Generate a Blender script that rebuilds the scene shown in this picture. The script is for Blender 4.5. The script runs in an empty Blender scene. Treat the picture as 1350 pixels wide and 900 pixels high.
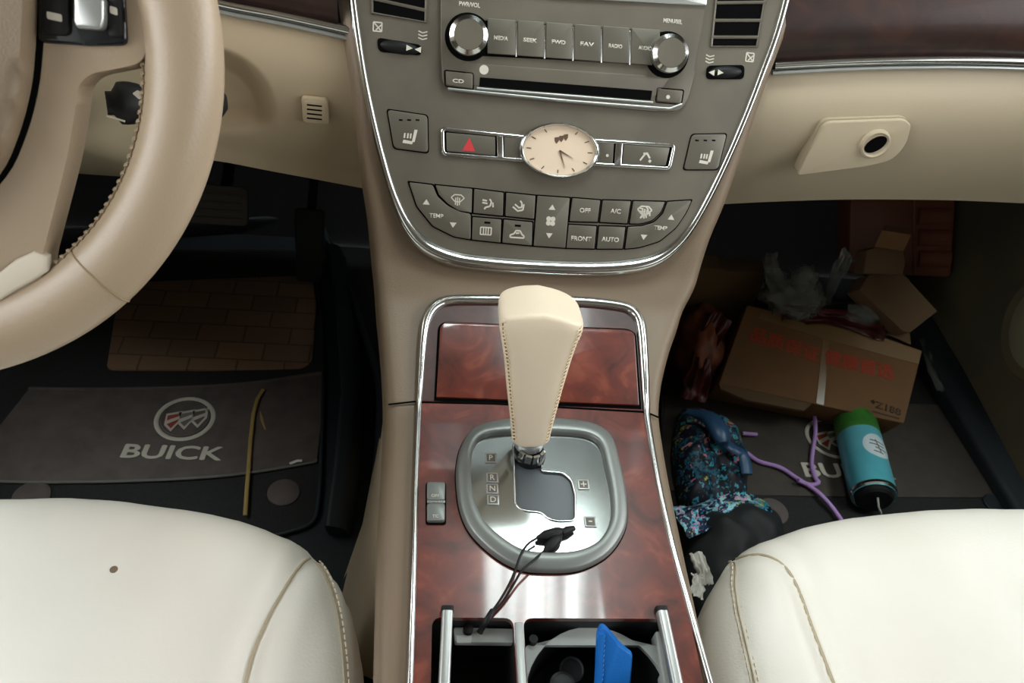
import bpy, bmesh, math, random
from mathutils import Vector, Matrix, noise
C = bpy.context.scene.collection
R = math.radians
random.seed(7)

# ------------------------------------------------------------------ camera
F = 1070.0
Xc = Vector((8425, 420, 1070)).normalized()
Yv = Vector((-81, -1143, 1070)); Yv -= Xc * Yv.dot(Xc); Yv.normalize()
Zv = Xc.cross(Yv)
sl = R(3)
Yc = Yv * math.cos(sl) - Zv * math.sin(sl)
Zc = Zv * math.cos(sl) + Yv * math.sin(sl)
CAM = Vector((0, 0, 1.0))
M3 = Matrix((Xc, Yc, Zc))              # camera (right, down, forward) -> world
def ray(px, py): return M3 @ Vector((px - 675, py - 450, F))
def hit(px, py, p0, n):
    d = ray(px, py); return CAM + d * (n.dot(p0 - CAM) / n.dot(d))
def zp(px, py, z): return hit(px, py, Vector((0, 0, z)), Vector((0, 0, 1)))
def yp(px, py, y): return hit(px, py, Vector((0, y, 0)), Vector((0, 1, 0)))
def xp(px, py, x): return hit(px, py, Vector((x, 0, 0)), Vector((1, 0, 0)))
cd = bpy.data.cameras.new('camera'); cam = bpy.data.objects.new('camera', cd); C.objects.link(cam)
r_ = M3 @ Vector((1, 0, 0)); u_ = M3 @ Vector((0, -1, 0)); b_ = M3 @ Vector((0, 0, -1))
cam.matrix_world = Matrix(((r_.x, u_.x, b_.x, CAM.x), (r_.y, u_.y, b_.y, CAM.y), (r_.z, u_.z, b_.z, CAM.z), (0, 0, 0, 1)))
cd.sensor_width = 36; cd.lens = F / 1350 * 36; cd.clip_start = .02
cd.dof.use_dof = True; cd.dof.focus_distance = .75; cd.dof.aperture_fstop = 13
bpy.context.scene.camera = cam

class Plane:
    def __init__(s, o, u=(1, 0, 0), v=(0, 1, 0)):
        s.o = Vector(o); s.u = Vector(u).normalized(); s.v = Vector(v)
        s.v -= s.u * s.v.dot(s.u); s.v.normalize(); s.n = s.u.cross(s.v)
    def px(s, x, y, h=0):
        p = hit(x, y, s.o + s.n * h, s.n) - s.o
        return (p.dot(s.u), p.dot(s.v))
    def w(s, u, v, h=0): return s.o + s.u * u + s.v * v + s.n * h
    def P(s, pts, h=0): return [s.px(x, y, h) for x, y in pts]
    def W(s, pts, h=0, hp=None): return [s.w(*s.px(x, y, h), h if hp is None else hp) for x, y in pts]
def slope_plane(o, deg): return Plane(o, (1, 0, 0), (0, math.cos(R(deg)), math.sin(R(deg))))
d = ray(712, 655); bez = CAM + d * ((.42 - 1) / d.z)
CON = slope_plane(bez, 3)
POC = slope_plane(CON.w(*CON.px(702, 532)), 20)
THR = slope_plane(POC.w(*POC.px(700, 400)), 40)
ST = slope_plane(THR.w(*THR.px(700, 350)), 58)
FLR = Plane((0, 0, .02))
WH = Plane((-.326, .475, .763), (1, 0, 0), (0, math.sin(R(28.1)), math.cos(R(28.1))))   # u x v points to the driver
if WH.n.y > 0: WH.n = -WH.n

# ------------------------------------------------------------------ materials
def lin(c):
    c /= 255.0
    return c / 12.92 if c <= .04045 else ((c + .055) / 1.055) ** 2.4
def rgb(c): return (lin(c[0]), lin(c[1]), lin(c[2]), 1)
def nd(nt, t, **k):
    n = nt.nodes.new(t)
    for a, b in k.items(): setattr(n, a, b)
    return n
def mat(name, col, rough=.5, metal=0, coat=0, bump=0, bscale=600, col2=None, cscale=20, detail=3, fac=(.35, .65), alpha=1, trans=0, sheen=0, emit=None, aniso=None, spec=None):
    m = bpy.data.materials.new(name); m.use_nodes = True; nt = m.node_tree
    b = nt.nodes['Principled BSDF']
    b.inputs['Base Color'].default_value = rgb(col); b.inputs['Roughness'].default_value = rough
    b.inputs['Metallic'].default_value = metal; b.inputs['Coat Weight'].default_value = coat
    b.inputs['Coat Roughness'].default_value = .05; b.inputs['Alpha'].default_value = alpha
    b.inputs['Transmission Weight'].default_value = trans; b.inputs['Sheen Weight'].default_value = sheen
    if spec is not None: b.inputs['Specular IOR Level'].default_value = spec
    tc = nd(nt, 'ShaderNodeTexCoord')
    if col2 is not None:
        n = nd(nt, 'ShaderNodeTexNoise'); n.inputs['Scale'].default_value = cscale; n.inputs['Detail'].default_value = detail
        mp = nd(nt, 'ShaderNodeMapping')
        if aniso: mp.inputs['Scale'].default_value = aniso
        r = nd(nt, 'ShaderNodeValToRGB'); r.color_ramp.elements[0].position = fac[0]; r.color_ramp.elements[1].position = fac[1]
        r.color_ramp.elements[0].color = rgb(col); r.color_ramp.elements[1].color = rgb(col2)
        nt.links.new(tc.outputs['Object'], mp.inputs[0]); nt.links.new(mp.outputs[0], n.inputs['Vector'])
        nt.links.new(n.outputs['Fac'], r.inputs[0]); nt.links.new(r.outputs[0], b.inputs['Base Color'])
    if bump:
        n = nd(nt, 'ShaderNodeTexNoise'); n.inputs['Scale'].default_value = bscale; n.inputs['Detail'].default_value = 2
        bp = nd(nt, 'ShaderNodeBump'); bp.inputs['Strength'].default_value = bump; bp.inputs['Distance'].default_value = .001
        nt.links.new(tc.outputs['Object'], n.inputs['Vector']); nt.links.new(n.outputs['Fac'], bp.inputs['Height'])
        nt.links.new(bp.outputs[0], b.inputs['Normal'])
    return m
def multi(name, stops, scale, distort, rough, coat=0, tex='noise', aniso=None, detail=4, bump=0):
    m = mat(name, (100, 100, 100), rough, coat=coat); nt = m.node_tree; b = nt.nodes['Principled BSDF']
    tc = nd(nt, 'ShaderNodeTexCoord'); mp = nd(nt, 'ShaderNodeMapping')
    if aniso: mp.inputs['Scale'].default_value = aniso
    n = nd(nt, 'ShaderNodeTexNoise'); n.inputs['Scale'].default_value = scale; n.inputs['Detail'].default_value = detail; n.inputs['Distortion'].default_value = distort
    out = n.outputs['Fac']
    if tex == 'voronoi':
        v = nd(nt, 'ShaderNodeTexVoronoi'); v.inputs['Scale'].default_value = scale
        mx = nd(nt, 'ShaderNodeMixRGB'); mx.inputs[0].default_value = .2
        n.inputs['Scale'].default_value = scale * 1.3
        nt.links.new(mp.outputs[0], mx.inputs[1]); nt.links.new(n.outputs['Color'], mx.inputs[2]); nt.links.new(mx.outputs[0], v.inputs['Vector'])
        s = nd(nt, 'ShaderNodeSeparateColor'); nt.links.new(v.outputs['Color'], s.inputs[0]); out = s.outputs[0]
    r = nd(nt, 'ShaderNodeValToRGB')
    while len(r.color_ramp.elements) < len(stops): r.color_ramp.elements.new(.5)
    for e, (p, c) in zip(r.color_ramp.elements, stops): e.position = p; e.color = rgb(c)
    if tex == 'voronoi': r.color_ramp.interpolation = 'CONSTANT'
    nt.links.new(tc.outputs['Object'], mp.inputs[0]); nt.links.new(mp.outputs[0], n.inputs['Vector'])
    nt.links.new(out, r.inputs[0]); nt.links.new(r.outputs[0], b.inputs['Base Color'])
    if bump:
        bp = nd(nt, 'ShaderNodeBump'); bp.inputs['Strength'].default_value = bump; bp.inputs['Distance'].default_value = .002
        nt.links.new(out, bp.inputs['Height']); nt.links.new(bp.outputs[0], b.inputs['Normal'])
    return m
M = dict(
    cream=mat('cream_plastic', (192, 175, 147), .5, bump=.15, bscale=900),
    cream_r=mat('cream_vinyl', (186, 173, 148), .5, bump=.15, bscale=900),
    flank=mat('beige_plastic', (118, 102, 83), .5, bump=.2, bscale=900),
    taupe=mat('taupe_satin_plastic', (108, 103, 91), .42, metal=.25, col2=(99, 94, 84), cscale=18),
    button=mat('taupe_button_plastic', (100, 96, 86), .42, metal=.2, bump=.08, bscale=1200),
    gap=mat('dark_gap', (8, 8, 8), .9, spec=.05),
    black=mat('black_plastic', (16, 17, 18), .55, spec=.3),
    black_gloss=mat('black_gloss_plastic', (14, 18, 22), .22),
    chrome=mat('chrome', (205, 208, 206), .16, metal=1),
    satin=mat('satin_silver', (180, 184, 182), .36, metal=.75),
    bezel=mat('satin_grey_bezel', (124, 129, 126), .38, metal=.45),
    plate=mat('brushed_plate', (148, 153, 151), .13, metal=.92, bump=.01, bscale=300),
    slot=mat('grey_slider', (72, 78, 82), .4),
    seat=mat('seat_leather', (233, 231, 222), .42, bump=.2, bscale=500, col2=(229, 225, 212), cscale=5),
    leather=mat('rim_leather', (162, 145, 122), .36, bump=.25, bscale=450),
    leather_dark=mat('airbag_vinyl', (120, 105, 84), .55, bump=.3, bscale=700),
    worn=mat('worn_leather', (206, 198, 180), .6, bump=.8, bscale=90),
    knob=mat('knob_leather', (226, 212, 188), .42, bump=.15, bscale=500),
    thread=mat('stitching_thread', (226, 210, 180), .7),
    thread_dark=mat('stitching_shadow', (140, 122, 92), .8),
    seam=mat('seam', (178, 166, 140), .8),
    carpet=mat('black_carpet', (20, 21, 21), .95, bump=.6, bscale=700, col2=(30, 30, 29), cscale=300),
    rubber=mat('black_rubber', (22, 29, 34), .6, bump=.5, bscale=60),
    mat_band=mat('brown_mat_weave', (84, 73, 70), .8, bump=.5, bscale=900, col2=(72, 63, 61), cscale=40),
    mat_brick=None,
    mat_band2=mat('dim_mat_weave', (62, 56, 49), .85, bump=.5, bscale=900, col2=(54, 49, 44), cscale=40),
    silver_print=mat('silver_print', (176, 168, 156), .6),
    red_print=mat('red_print', (130, 44, 32), .6),
    grey_print=mat('grey_print', (92, 90, 84), .6),
    white_print=mat('legend_print', (200, 196, 182), .6),
    hazard=mat('hazard_red', (196, 56, 60), .5),
    dial=mat('clock_dial', (226, 206, 182), .35, coat=.5),
    dark_line=mat('clock_mark', (90, 70, 52), .6),
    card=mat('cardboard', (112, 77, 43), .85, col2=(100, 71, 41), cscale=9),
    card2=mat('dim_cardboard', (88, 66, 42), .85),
    tape=mat('box_tape', (118, 92, 60), .25),
    orange_print=mat('orange_print', (156, 56, 28), .8),
    print_black=mat('black_print', (58, 42, 28), .8),
    red_film=mat('red_film', (84, 24, 18), .45, col2=(40, 16, 14), cscale=40),
    orange_bag=mat('orange_bag', (124, 66, 34), .6, col2=(70, 36, 22), cscale=25, bump=.5, bscale=60),
    film=mat('clear_film', (130, 134, 128), .25, alpha=.35, bump=.5, bscale=60, spec=.8),
    white_bag=mat('translucent_bag', (112, 114, 106), .4, alpha=.55, bump=.8, bscale=50),
    paper=mat('white_paper', (210, 208, 200), .7),
    can=mat('teal_can', (70, 160, 172), .3, metal=.2, col2=(98, 178, 192), cscale=14),
    can_green=mat('green_can_top', (30, 92, 38), .35, col2=(70, 128, 50), cscale=28),
    can_label=mat('can_label', (188, 200, 204), .5),
    purple=mat('purple_cord', (168, 130, 190), .7),
    straw=mat('straw', (150, 124, 70), .7),
    blue=mat('blue_leather', (18, 104, 186), .45, bump=.3, bscale=500),
    blue_thread=mat('blue_thread', (60, 140, 210), .7),
    black_cloth=mat('black_cloth', (16, 20, 22), .7, bump=.5, bscale=80),
    navy=mat('navy_satin', (44, 78, 112), .35),
    olive=mat('olive_trim', (74, 66, 44), .8, bump=.3, bscale=500, col2=(60, 56, 40), cscale=8),
    olive_light=mat('speaker_grille', (112, 108, 84), .6),
    shroud=mat('shroud_plastic', (140, 130, 106), .55, bump=.2, bscale=900),
    quilt=mat('brown_quilt', (104, 60, 42), .5, bump=.4, bscale=200),
    headliner=mat('headliner', (92, 85, 74), .9),
    carton_grey=mat('olive_carton', (96, 74, 44), .85),
    bay=mat('bay_plastic', (20, 24, 24), .5),
    bay_grey=mat('bay_grey', (150, 156, 152), .5),
    coin=mat('grey_cap', (30, 34, 34), .5),
)
# burl wood, dark dash wood, quilt brick weave, floral cloth
M['wood'] = multi('burl_wood', [(.25, (52, 22, 18)), (.42, (84, 36, 28)), (.55, (100, 42, 32)), (.68, (122, 60, 42)), (.85, (70, 32, 26))], 26, 1.4, .3, coat=1, detail=7)
M['wood_dark'] = multi('dark_burl_wood', [(.3, (30, 15, 11)), (.5, (44, 22, 16)), (.7, (60, 32, 22))], 16, 2.0, .5, coat=.1)
M['mahogany'] = multi('mahogany_rim', [(.3, (46, 22, 18)), (.6, (66, 32, 26))], 25, 1.5, .45, coat=.2)
M['floral'] = multi('floral_cloth', [(0, (10, 14, 26)), (.42, (20, 86, 108)), (.54, (10, 14, 26)), (.66, (60, 150, 170)), (.76, (12, 14, 28)), (.84, (196, 120, 140)), (.88, (16, 22, 50)), (.95, (170, 160, 60))], 44, 0, .6, tex='voronoi')
M['floral_bright'] = multi('bright_floral_trim', [(0, (14, 20, 50)), (.3, (60, 170, 200)), (.5, (20, 30, 70)), (.62, (150, 210, 220)), (.74, (200, 200, 110)), (.84, (20, 90, 120)), (.92, (200, 150, 180))], 48, 0, .6, tex='voronoi')
def brick_mat():
    m = mat('brick_weave', (84, 62, 46), .85); nt = m.node_tree; b = nt.nodes['Principled BSDF']
    tc = nd(nt, 'ShaderNodeTexCoord'); br = nd(nt, 'ShaderNodeTexBrick')
    br.inputs['Scale'].default_value = 1; br.inputs['Brick Width'].default_value = .075; br.inputs['Row Height'].default_value = .04
    br.inputs['Mortar Size'].default_value = .0018; br.inputs['Mortar Smooth'].default_value = .3
    br.inputs['Color1'].default_value = rgb((128, 98, 74)); br.inputs['Color2'].default_value = rgb((112, 88, 70)); br.inputs['Mortar'].default_value = rgb((88, 70, 56))
    nt.links.new(tc.outputs['Object'], br.inputs[0]); nt.links.new(br.outputs['Color'], b.inputs['Base Color'])
    bp = nd(nt, 'ShaderNodeBump'); bp.inputs['Strength'].default_value = .6; bp.inputs['Distance'].default_value = .002; bp.invert = True
    nt.links.new(br.outputs['Fac'], bp.inputs['Height']); nt.links.new(bp.outputs[0], b.inputs['Normal'])
    return m
M['mat_brick'] = brick_mat()

# ------------------------------------------------------------------ object helpers
BASE = {}
def sstep(x): x = max(0, min(1, x)); return x * x * (3 - 2 * x)
def thing(name, label, cat, loc, group=None):
    o = bpy.data.objects.new(name, None); C.objects.link(o); o.location = loc; o.empty_display_size = .05
    BASE[o.name] = Vector(loc); o['label'] = label; o['category'] = cat
    if group: o['group'] = group
    return o
def tag(o, label=None, cat=None, group=None, kind=None):
    if label: o['label'] = label
    if cat: o['category'] = cat
    if group: o['group'] = group
    if kind: o['kind'] = kind
    return o
def obj(name, bm, m, parent=None, smooth=35, label=None):
    bmesh.ops.recalc_face_normals(bm, faces=bm.faces)
    me = bpy.data.meshes.new(name)
    if parent is not None: base = BASE[parent.name]
    else:
        xs = [v.co.x for v in bm.verts]; ys = [v.co.y for v in bm.verts]; zs = [v.co.z for v in bm.verts]
        base = Vector(((min(xs) + max(xs)) / 2, (min(ys) + max(ys)) / 2, min(zs)))
    for v in bm.verts: v.co -= base
    bm.to_mesh(me); bm.free()
    ms = m if isinstance(m, (list, tuple)) else [m]
    for k in ms: me.materials.append(M[k] if isinstance(k, str) else k)
    if smooth:
        me.shade_smooth(); me.set_sharp_from_angle(angle=R(smooth))
    o = bpy.data.objects.new(name, me); C.objects.link(o)
    if parent is not None: o.parent = parent
    else: o.location = base
    BASE[o.name] = base
    if label: o['label'] = label
    return o
def nb(): return bmesh.new()
def rpoly(pts, r, n=5):
    """round the corners of a closed 2D polygon"""
    out = []; k = len(pts)
    rr = r if isinstance(r, (list, tuple)) else [r] * k
    for i in range(k):
        p = Vector(pts[i]); a = Vector(pts[i - 1]) - p; b = Vector(pts[(i + 1) % k]) - p
        q = min(rr[i], a.length * .48, b.length * .48)
        if q < 1e-6: out.append(tuple(p)); continue
        A = p + a.normalized() * q; B = p + b.normalized() * q
        for j in range(n + 1):
            t = j / n; v = A * (1 - t) ** 2 + p * 2 * t * (1 - t) + B * t * t
            out.append((v.x, v.y))
    return out
def catmull(pts, closed=True, n=6):
    P = [Vector(p) for p in pts]; k = len(P); out = []
    for i in range(k if closed else k - 1):
        p0 = P[(i - 1) % k] if closed or i > 0 else P[0] * 2 - P[1]
        p1 = P[i]; p2 = P[(i + 1) % k]
        p3 = P[(i + 2) % k] if closed or i + 2 < k else P[-1] * 2 - P[-2]
        for j in range(n):
            t = j / n
            out.append(.5 * ((2 * p1) + (p2 - p0) * t + (2 * p0 - 5 * p1 + 4 * p2 - p3) * t * t + (3 * p1 - p0 - 3 * p2 + p3) * t ** 3))
    if not closed: out.append(P[-1])
    return out
def add_prism(bm, pl, uv, h0, h1, bev=0, seg=2):
    """uv outline in the plane pl pulled from h0 to h1, its upper edge rounded by bev"""
    vs = [bm.verts.new(pl.w(u, v, h1)) for u, v in uv]
    f = bm.faces.new(vs)
    ex = bmesh.ops.extrude_face_region(bm, geom=[f])
    nv = [g for g in ex['geom'] if isinstance(g, bmesh.types.BMVert)]
    for v in nv: v.co += pl.n * (h0 - h1)
    if bev:
        es = [e for e in f.edges] if f.is_valid else []
        if not es:
            es = [e for e in bm.edges if e.verts[0] in vs and e.verts[1] in vs]
        bmesh.ops.bevel(bm, geom=es, offset=bev, segments=seg, profile=.5, affect='EDGES', clamp_overlap=True)
def prism(name, pl, uv, h0, h1, m, parent=None, bev=0, smooth=35, label=None, seg=2):
    bm = nb(); add_prism(bm, pl, uv, h0, h1, bev, seg); return obj(name, bm, m, parent, smooth, label)
def holed(name, pl, outer, holes, h0, h1, m, parent, label=None):
    bm = nb(); loops = []
    for lp in [outer] + holes:
        vs = [bm.verts.new(pl.w(u, v, h1)) for u, v in lp]
        loops += [bm.edges.new((vs[i], vs[(i + 1) % len(vs)])) for i in range(len(vs))]
    bmesh.ops.triangle_fill(bm, use_beauty=True, use_dissolve=False, edges=loops, normal=pl.n)
    fs = list(bm.faces)
    ex = bmesh.ops.extrude_face_region(bm, geom=fs)
    for g in ex['geom']:
        if isinstance(g, bmesh.types.BMVert): g.co += pl.n * (h0 - h1)
    return obj(name, bm, m, parent, 30, label)
def add_sweep(bm, pts, prof, normals=None, closed=False, cap=True, scale=None):
    """prof: list of (side, up) in the frame of the path"""
    P = [Vector(p) for p in pts]; n = len(P); rings = []
    up = None
    for i in range(n):
        a = P[(i - 1) % n] if closed or i > 0 else P[i]; b = P[(i + 1) % n] if closed or i < n - 1 else P[i]
        t = (b - a).normalized()
        if normals is not None: nn = Vector(normals[i] if isinstance(normals, list) else normals)
        else:
            nn = up if up is not None else (Vector((0, 0, 1)) if abs(t.z) < .9 else Vector((1, 0, 0)))
        s = t.cross(nn).normalized(); nn = s.cross(t).normalized(); up = nn
        k = 1 if scale is None else scale[i]
        rings.append([bm.verts.new(P[i] + s * (x * k) + nn * (y * k)) for x, y in prof])
    m = len(prof)
    for i in range(n if closed else n - 1):
        A = rings[i]; B = rings[(i + 1) % n]
        for j in range(m): bm.faces.new((A[j], A[(j + 1) % m], B[(j + 1) % m], B[j]))
    if cap and not closed:
        bm.faces.new(rings[0][::-1]); bm.faces.new(rings[-1])
def circ(r, n=10, ry=None, e=1):
    return [(r * math.cos(2 * math.pi * k / n), (ry or r) * math.sin(2 * math.pi * k / n)) for k in range(n)]
def tube(name, pts, r, m, parent=None, closed=False, n=10, scale=None, ry=None, normals=None, label=None):
    bm = nb(); add_sweep(bm, pts, circ(r, n, ry), normals, closed, scale=scale); return obj(name, bm, m, parent, 50, label)
def band(name, pts, nrm, wid, hgt, m, parent, closed=False, label=None, h0=-.002):
    """low half-round moulding along a path"""
    prof = [(-wid / 2, h0)] + [(-wid / 2 * math.cos(math.pi * k / 8), hgt * math.sin(math.pi * k / 8)) for k in range(9)] + [(wid / 2, h0)]
    bm = nb(); add_sweep(bm, pts, prof, nrm, closed); return obj(name, bm, m, parent, 50, label)
def add_box(bm, c, s, rot=None, bev=0):
    g = bmesh.ops.create_cube(bm, size=1)
    for v in g['verts']:
        v.co = Vector((v.co.x * s[0], v.co.y * s[1], v.co.z * s[2]))
        if rot is not None: v.co = rot @ v.co
        v.co += Vector(c)
    if bev:
        es = list({e for v in g['verts'] for e in v.link_edges})
        bmesh.ops.bevel(bm, geom=es, offset=bev, segments=2, profile=.5, affect='EDGES')
def add_lathe(bm, pl, c, prof, n=32, ry=1.0, caps=True):
    """profile (radius, height) turned about the normal of pl at c"""
    rings = []
    for r, h in prof:
        rings.append([bm.verts.new(pl.w(c[0] + r * math.cos(2 * math.pi * k / n), c[1] + ry * r * math.sin(2 * math.pi * k / n), h)) for k in range(n)])
    for A, B in zip(rings, rings[1:]):
        for k in range(n): bm.faces.new((A[k], A[(k + 1) % n], B[(k + 1) % n], B[k]))
    if caps: bm.faces.new(rings[0][::-1]); bm.faces.new(rings[-1])
def lathe(name, pl, c, prof, m, parent, n=32, ry=1.0, smooth=35, label=None):
    bm = nb(); add_lathe(bm, pl, c, prof, n, ry); return obj(name, bm, m, parent, smooth, label)
def add_grid(bm, fn, nu, nv):
    G = [[bm.verts.new(fn(i / nu, j / nv)) for j in range(nv + 1)] for i in range(nu + 1)]
    for i in range(nu):
        for j in range(nv): bm.faces.new((G[i][j], G[i + 1][j], G[i + 1][j + 1], G[i][j + 1]))
    return G
def text(name, s, pl, c, height, h, m, parent, width=None, bold=0, rot=0, ext=.0003, shear=0, fat=0):
    cu = bpy.data.curves.new('t', 'FONT'); cu.body = s; cu.size = 1; cu.align_x = 'CENTER'; cu.align_y = 'CENTER'; cu.offset = bold; cu.shear = shear
    cu.resolution_u = 3
    o = bpy.data.objects.new('t', cu); C.objects.link(o)
    dg = bpy.context.evaluated_depsgraph_get(); me = bpy.data.meshes.new_from_object(o.evaluated_get(dg))
    bm = nb(); bm.from_mesh(me); bpy.data.objects.remove(o); bpy.data.curves.remove(cu); bpy.data.meshes.remove(me)
    if not bm.verts: bm.free(); return None
    x0 = min(v.co.x for v in bm.verts); x1 = max(v.co.x for v in bm.verts); y0 = min(v.co.y for v in bm.verts); y1 = max(v.co.y for v in bm.verts)
    sy = height / (y1 - y0); sx = (width / (x1 - x0)) if width else sy
    cr, sr = math.cos(rot), math.sin(rot)
    vs = [(v, 0, 0, 0) for v in bm.verts]
    if fat:
        g0 = list(bm.verts) + list(bm.edges) + list(bm.faces)
        for q, (fx, fy) in enumerate(((1, 0), (-1, 0), (0, .6), (0, -.6))):
            dd = bmesh.ops.duplicate(bm, geom=g0)
            vs += [(g, fx * fat, fy * fat, (q + 1) * .00004) for g in dd['geom'] if isinstance(g, bmesh.types.BMVert)]
    for v, fx, fy, fh in vs:
        a = (v.co.x - (x0 + x1) / 2) * sx + fx; b = (v.co.y - (y0 + y1) / 2) * sy + fy
        v.co = pl.w(c[0] + a * cr - b * sr, c[1] + a * sr + b * cr, h + fh)
    ex = bmesh.ops.extrude_face_region(bm, geom=list(bm.faces))
    for g in ex['geom']:
        if isinstance(g, bmesh.types.BMVert): g.co += pl.n * ext
    return obj(name, bm, m, parent, 0)
def decal(name, pl, shapes, h, m, parent, ext=.0003):
    bm = nb()
    for s in shapes: add_prism(bm, pl, s, h, h + ext)
    return obj(name, bm, m, parent, 0)
def add_stitches(bm, pts, nrm, length, gap, r, skew=0, off=0):
    """row of short thread capsules along a path"""
    P = [Vector(p) for p in pts]; acc = 0; nxt = gap
    for i in range(len(P) - 1):
        a, b = P[i], P[i + 1]; L = (b - a).length
        if L < 1e-7: continue
        t = (b - a) / L
        while nxt <= acc + L:
            n = Vector(nrm[i] if isinstance(nrm, list) else nrm).normalized(); s = t.cross(n).normalized()
            dr = (t * math.cos(skew) + s * math.sin(skew)); c = a + t * (nxt - acc) + s * off
            q = [c - dr * length / 2 - n * r * .5, c - dr * length * .25 + n * r * .6, c + dr * length * .25 + n * r * .6, c + dr * length / 2 - n * r * .5]
            add_sweep(bm, q, circ(r, 5), n)
            nxt += gap + length * math.cos(skew)
        acc += L

# ================================================================== the cabin shell
def struct(name, bm, m, smooth=30): return tag(obj(name, bm, m, None, smooth), kind='structure')
bm = nb(); add_grid(bm, lambda a, b: Vector((-.75 + 1.85 * a, -1.3 + 2.6 * b, .004 * noise.noise(Vector((a * 9, b * 12, 0))))), 20, 24); struct('floor', bm, 'carpet')
# toe board and bulkhead
def fw(a, b):
    x = -.75 + 1.85 * a
    pts = [(1.30, -.005), (1.36, .06), (1.5, .26), (1.56, .45), (1.58, .9)]
    k = min(int(b * 4), 3); t = b * 4 - k
    return Vector((x, pts[k][0] * (1 - t) + pts[k + 1][0] * t, pts[k][1] * (1 - t) + pts[k + 1][1] * t))
bm = nb(); add_grid(bm, fw, 12, 16); struct('wall_front', bm, 'carpet')
bm = nb(); add_box(bm, (-.77, .14, .42), (.06, 2.9, .86), bev=.02); struct('door_1', bm, 'olive')
# passenger door with its pocket and speaker
dr = thing('door_2', 'x', 'x', (1.05, .2, 0)); del dr['label']; del dr['category']; dr['kind'] = 'structure'
def doorf(a, b):
    y = -1.3 + 2.85 * a; z = -.01 + .86 * b
    bul = .03 * math.exp(-((z - .40) / .12) ** 2) + .06 * math.exp(-((z - .02) / .09) ** 2)
    return Vector((1.055 - bul - .05 * math.exp(-((y - .62) / .28) ** 2 - ((z - .22) / .14) ** 2), y, z))
bm = nb(); add_grid(bm, doorf, 60, 40)
obj('door_panel', bm, 'olive', dr, 60)
spc = xp(1376, 432, 1.0)
DP = Plane(spc, (0, -1, 0), (0, 0, 1))
if DP.n.x > 0: DP = Plane(spc, (0, 1, 0), (0, 0, 1))
DP.n = Vector((-1, 0, 0))
bm = nb(); add_lathe(bm, DP, (0, 0), [(.085, -.03), (.085, .0), (.08, .006), (.07, .004)], 40, 1.15); obj('speaker_surround', bm, 'olive', dr)
bm = nb(); add_lathe(bm, DP, (0, 0), [(.069, .002), (.06, .007), (.03, .01), (.002, .011)], 40, 1.15); obj('speaker_grille', bm, 'olive_light', dr)
bm = nb(); add_sweep(bm, [Vector((.985, -1.2, .02)), Vector((.985, .3, .02)), Vector((.985, .75, .02)), Vector((.975, 1.05, .03)), Vector((.96, 1.3, .05))], rpoly([(-.03, -.02), (.03, -.02), (.03, .03), (-.03, .02)], .01)); struct('trim_1', bm, 'rubber')

# roof with an opening added for the bright reflection on the deck, pillars and rear shelf, all above and behind the view
roof_o = [(-.74, -1.4), (1.04, -1.4), (1.04, 1.0), (-.74, 1.0)]
bm = nb(); RP = Plane((0, 0, 1.34))
loops = []
for lp in (roof_o, [(.17, .62), (.42, .62), (.42, .94), (.17, .94)]):
    vs = [bm.verts.new(RP.w(u, v)) for u, v in lp]; loops += [bm.edges.new((vs[i], vs[(i + 1) % 4])) for i in range(4)]
bmesh.ops.triangle_fill(bm, edges=loops, normal=(0, 0, 1))
ex = bmesh.ops.extrude_face_region(bm, geom=list(bm.faces))
for g in ex['geom']:
    if isinstance(g, bmesh.types.BMVert): g.co.z += .04
struct('ceiling', bm, 'headliner')
bm = nb(); add_box(bm, (.15, -1.42, .6), (1.9, .05, 1.2)); struct('wall_back', bm, 'headliner')
for i, x in enumerate((-.75, 1.06)):
    bm = nb()
    add_sweep(bm, [Vector((x, .98, 1.36)), Vector((x, 1.5, .86))], rpoly([(-.04, -.04), (.04, -.04), (.04, .04), (-.04, .04)], .01))
    struct('trim_%d' % (i + 2), bm, 'headliner')
    bm = nb(); add_box(bm, (x, -.35, 1.1), (.06, .12, .52), bev=.01); struct('trim_%d' % (i + 4), bm, 'headliner')

# ================================================================== dashboard
dash = thing('dashboard', 'cream dashboard with dark wood inlays and chrome strips on both sides of the control stack', 'dashboard', (.14, .95, .5))
def lerp_list(L, s):
    x = s * (len(L) - 1); k = min(int(x), len(L) - 2); t = x - k
    return (L[k][0] * (1 - t) + L[k + 1][0] * t, L[k][1] * (1 - t) + L[k + 1][1] * t)
def panel(top, bot, yfun, ns, nt, tail=.16):
    def fn(a, b):
        if b <= .86:
            t = b / .86; p = lerp_list(top, a); q = lerp_list(bot, a)
            return yp(p[0] * (1 - t) + q[0] * t, p[1] * (1 - t) + q[1] * t, yfun(a, t, (p[0] * (1 - t) + q[0] * t, p[1] * (1 - t) + q[1] * t)))
        q = lerp_list(bot, a); e = yp(q[0], q[1], yfun(a, 1, q)); k = (b - .86) / .14
        return e + Vector((0, tail * k, .03 * math.sin(k * 1.57)))
    bm = nb(); add_grid(bm, fn, ns, nt); return bm
LT = [(p[0], p[1]) for p in catmull([(-330, -110), (-100, -92), (80, -50), (200, -18), (285, 8), (370, 25), (447, 42), (475, 49)], False)]
LB = [(p[0], p[1]) for p in catmull([(-300, 212), (-100, 212), (80, 212), (200, 212), (275, 212), (360, 227), (482, 250), (515, 258)], False)]
def yL(a, t, p):
    y = .78 - .016 * math.sin(math.pi * min(t * 1.1, 1)) + .014 * t * t
    # recess for the key: crisp upper right border, fading below
    ex = (p[0] - 262) / 104; ey = (p[1] - 150) / 92
    rr = math.hypot(ex, ey); dep = sstep((1 - rr) / .28) * (1 - sstep((p[1] - 125) / 55))
    return y + .035 * dep
bm = panel(LT, LB, yL, 220, 90); obj('knee_panel', bm, 'cream', dash, 60)
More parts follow.
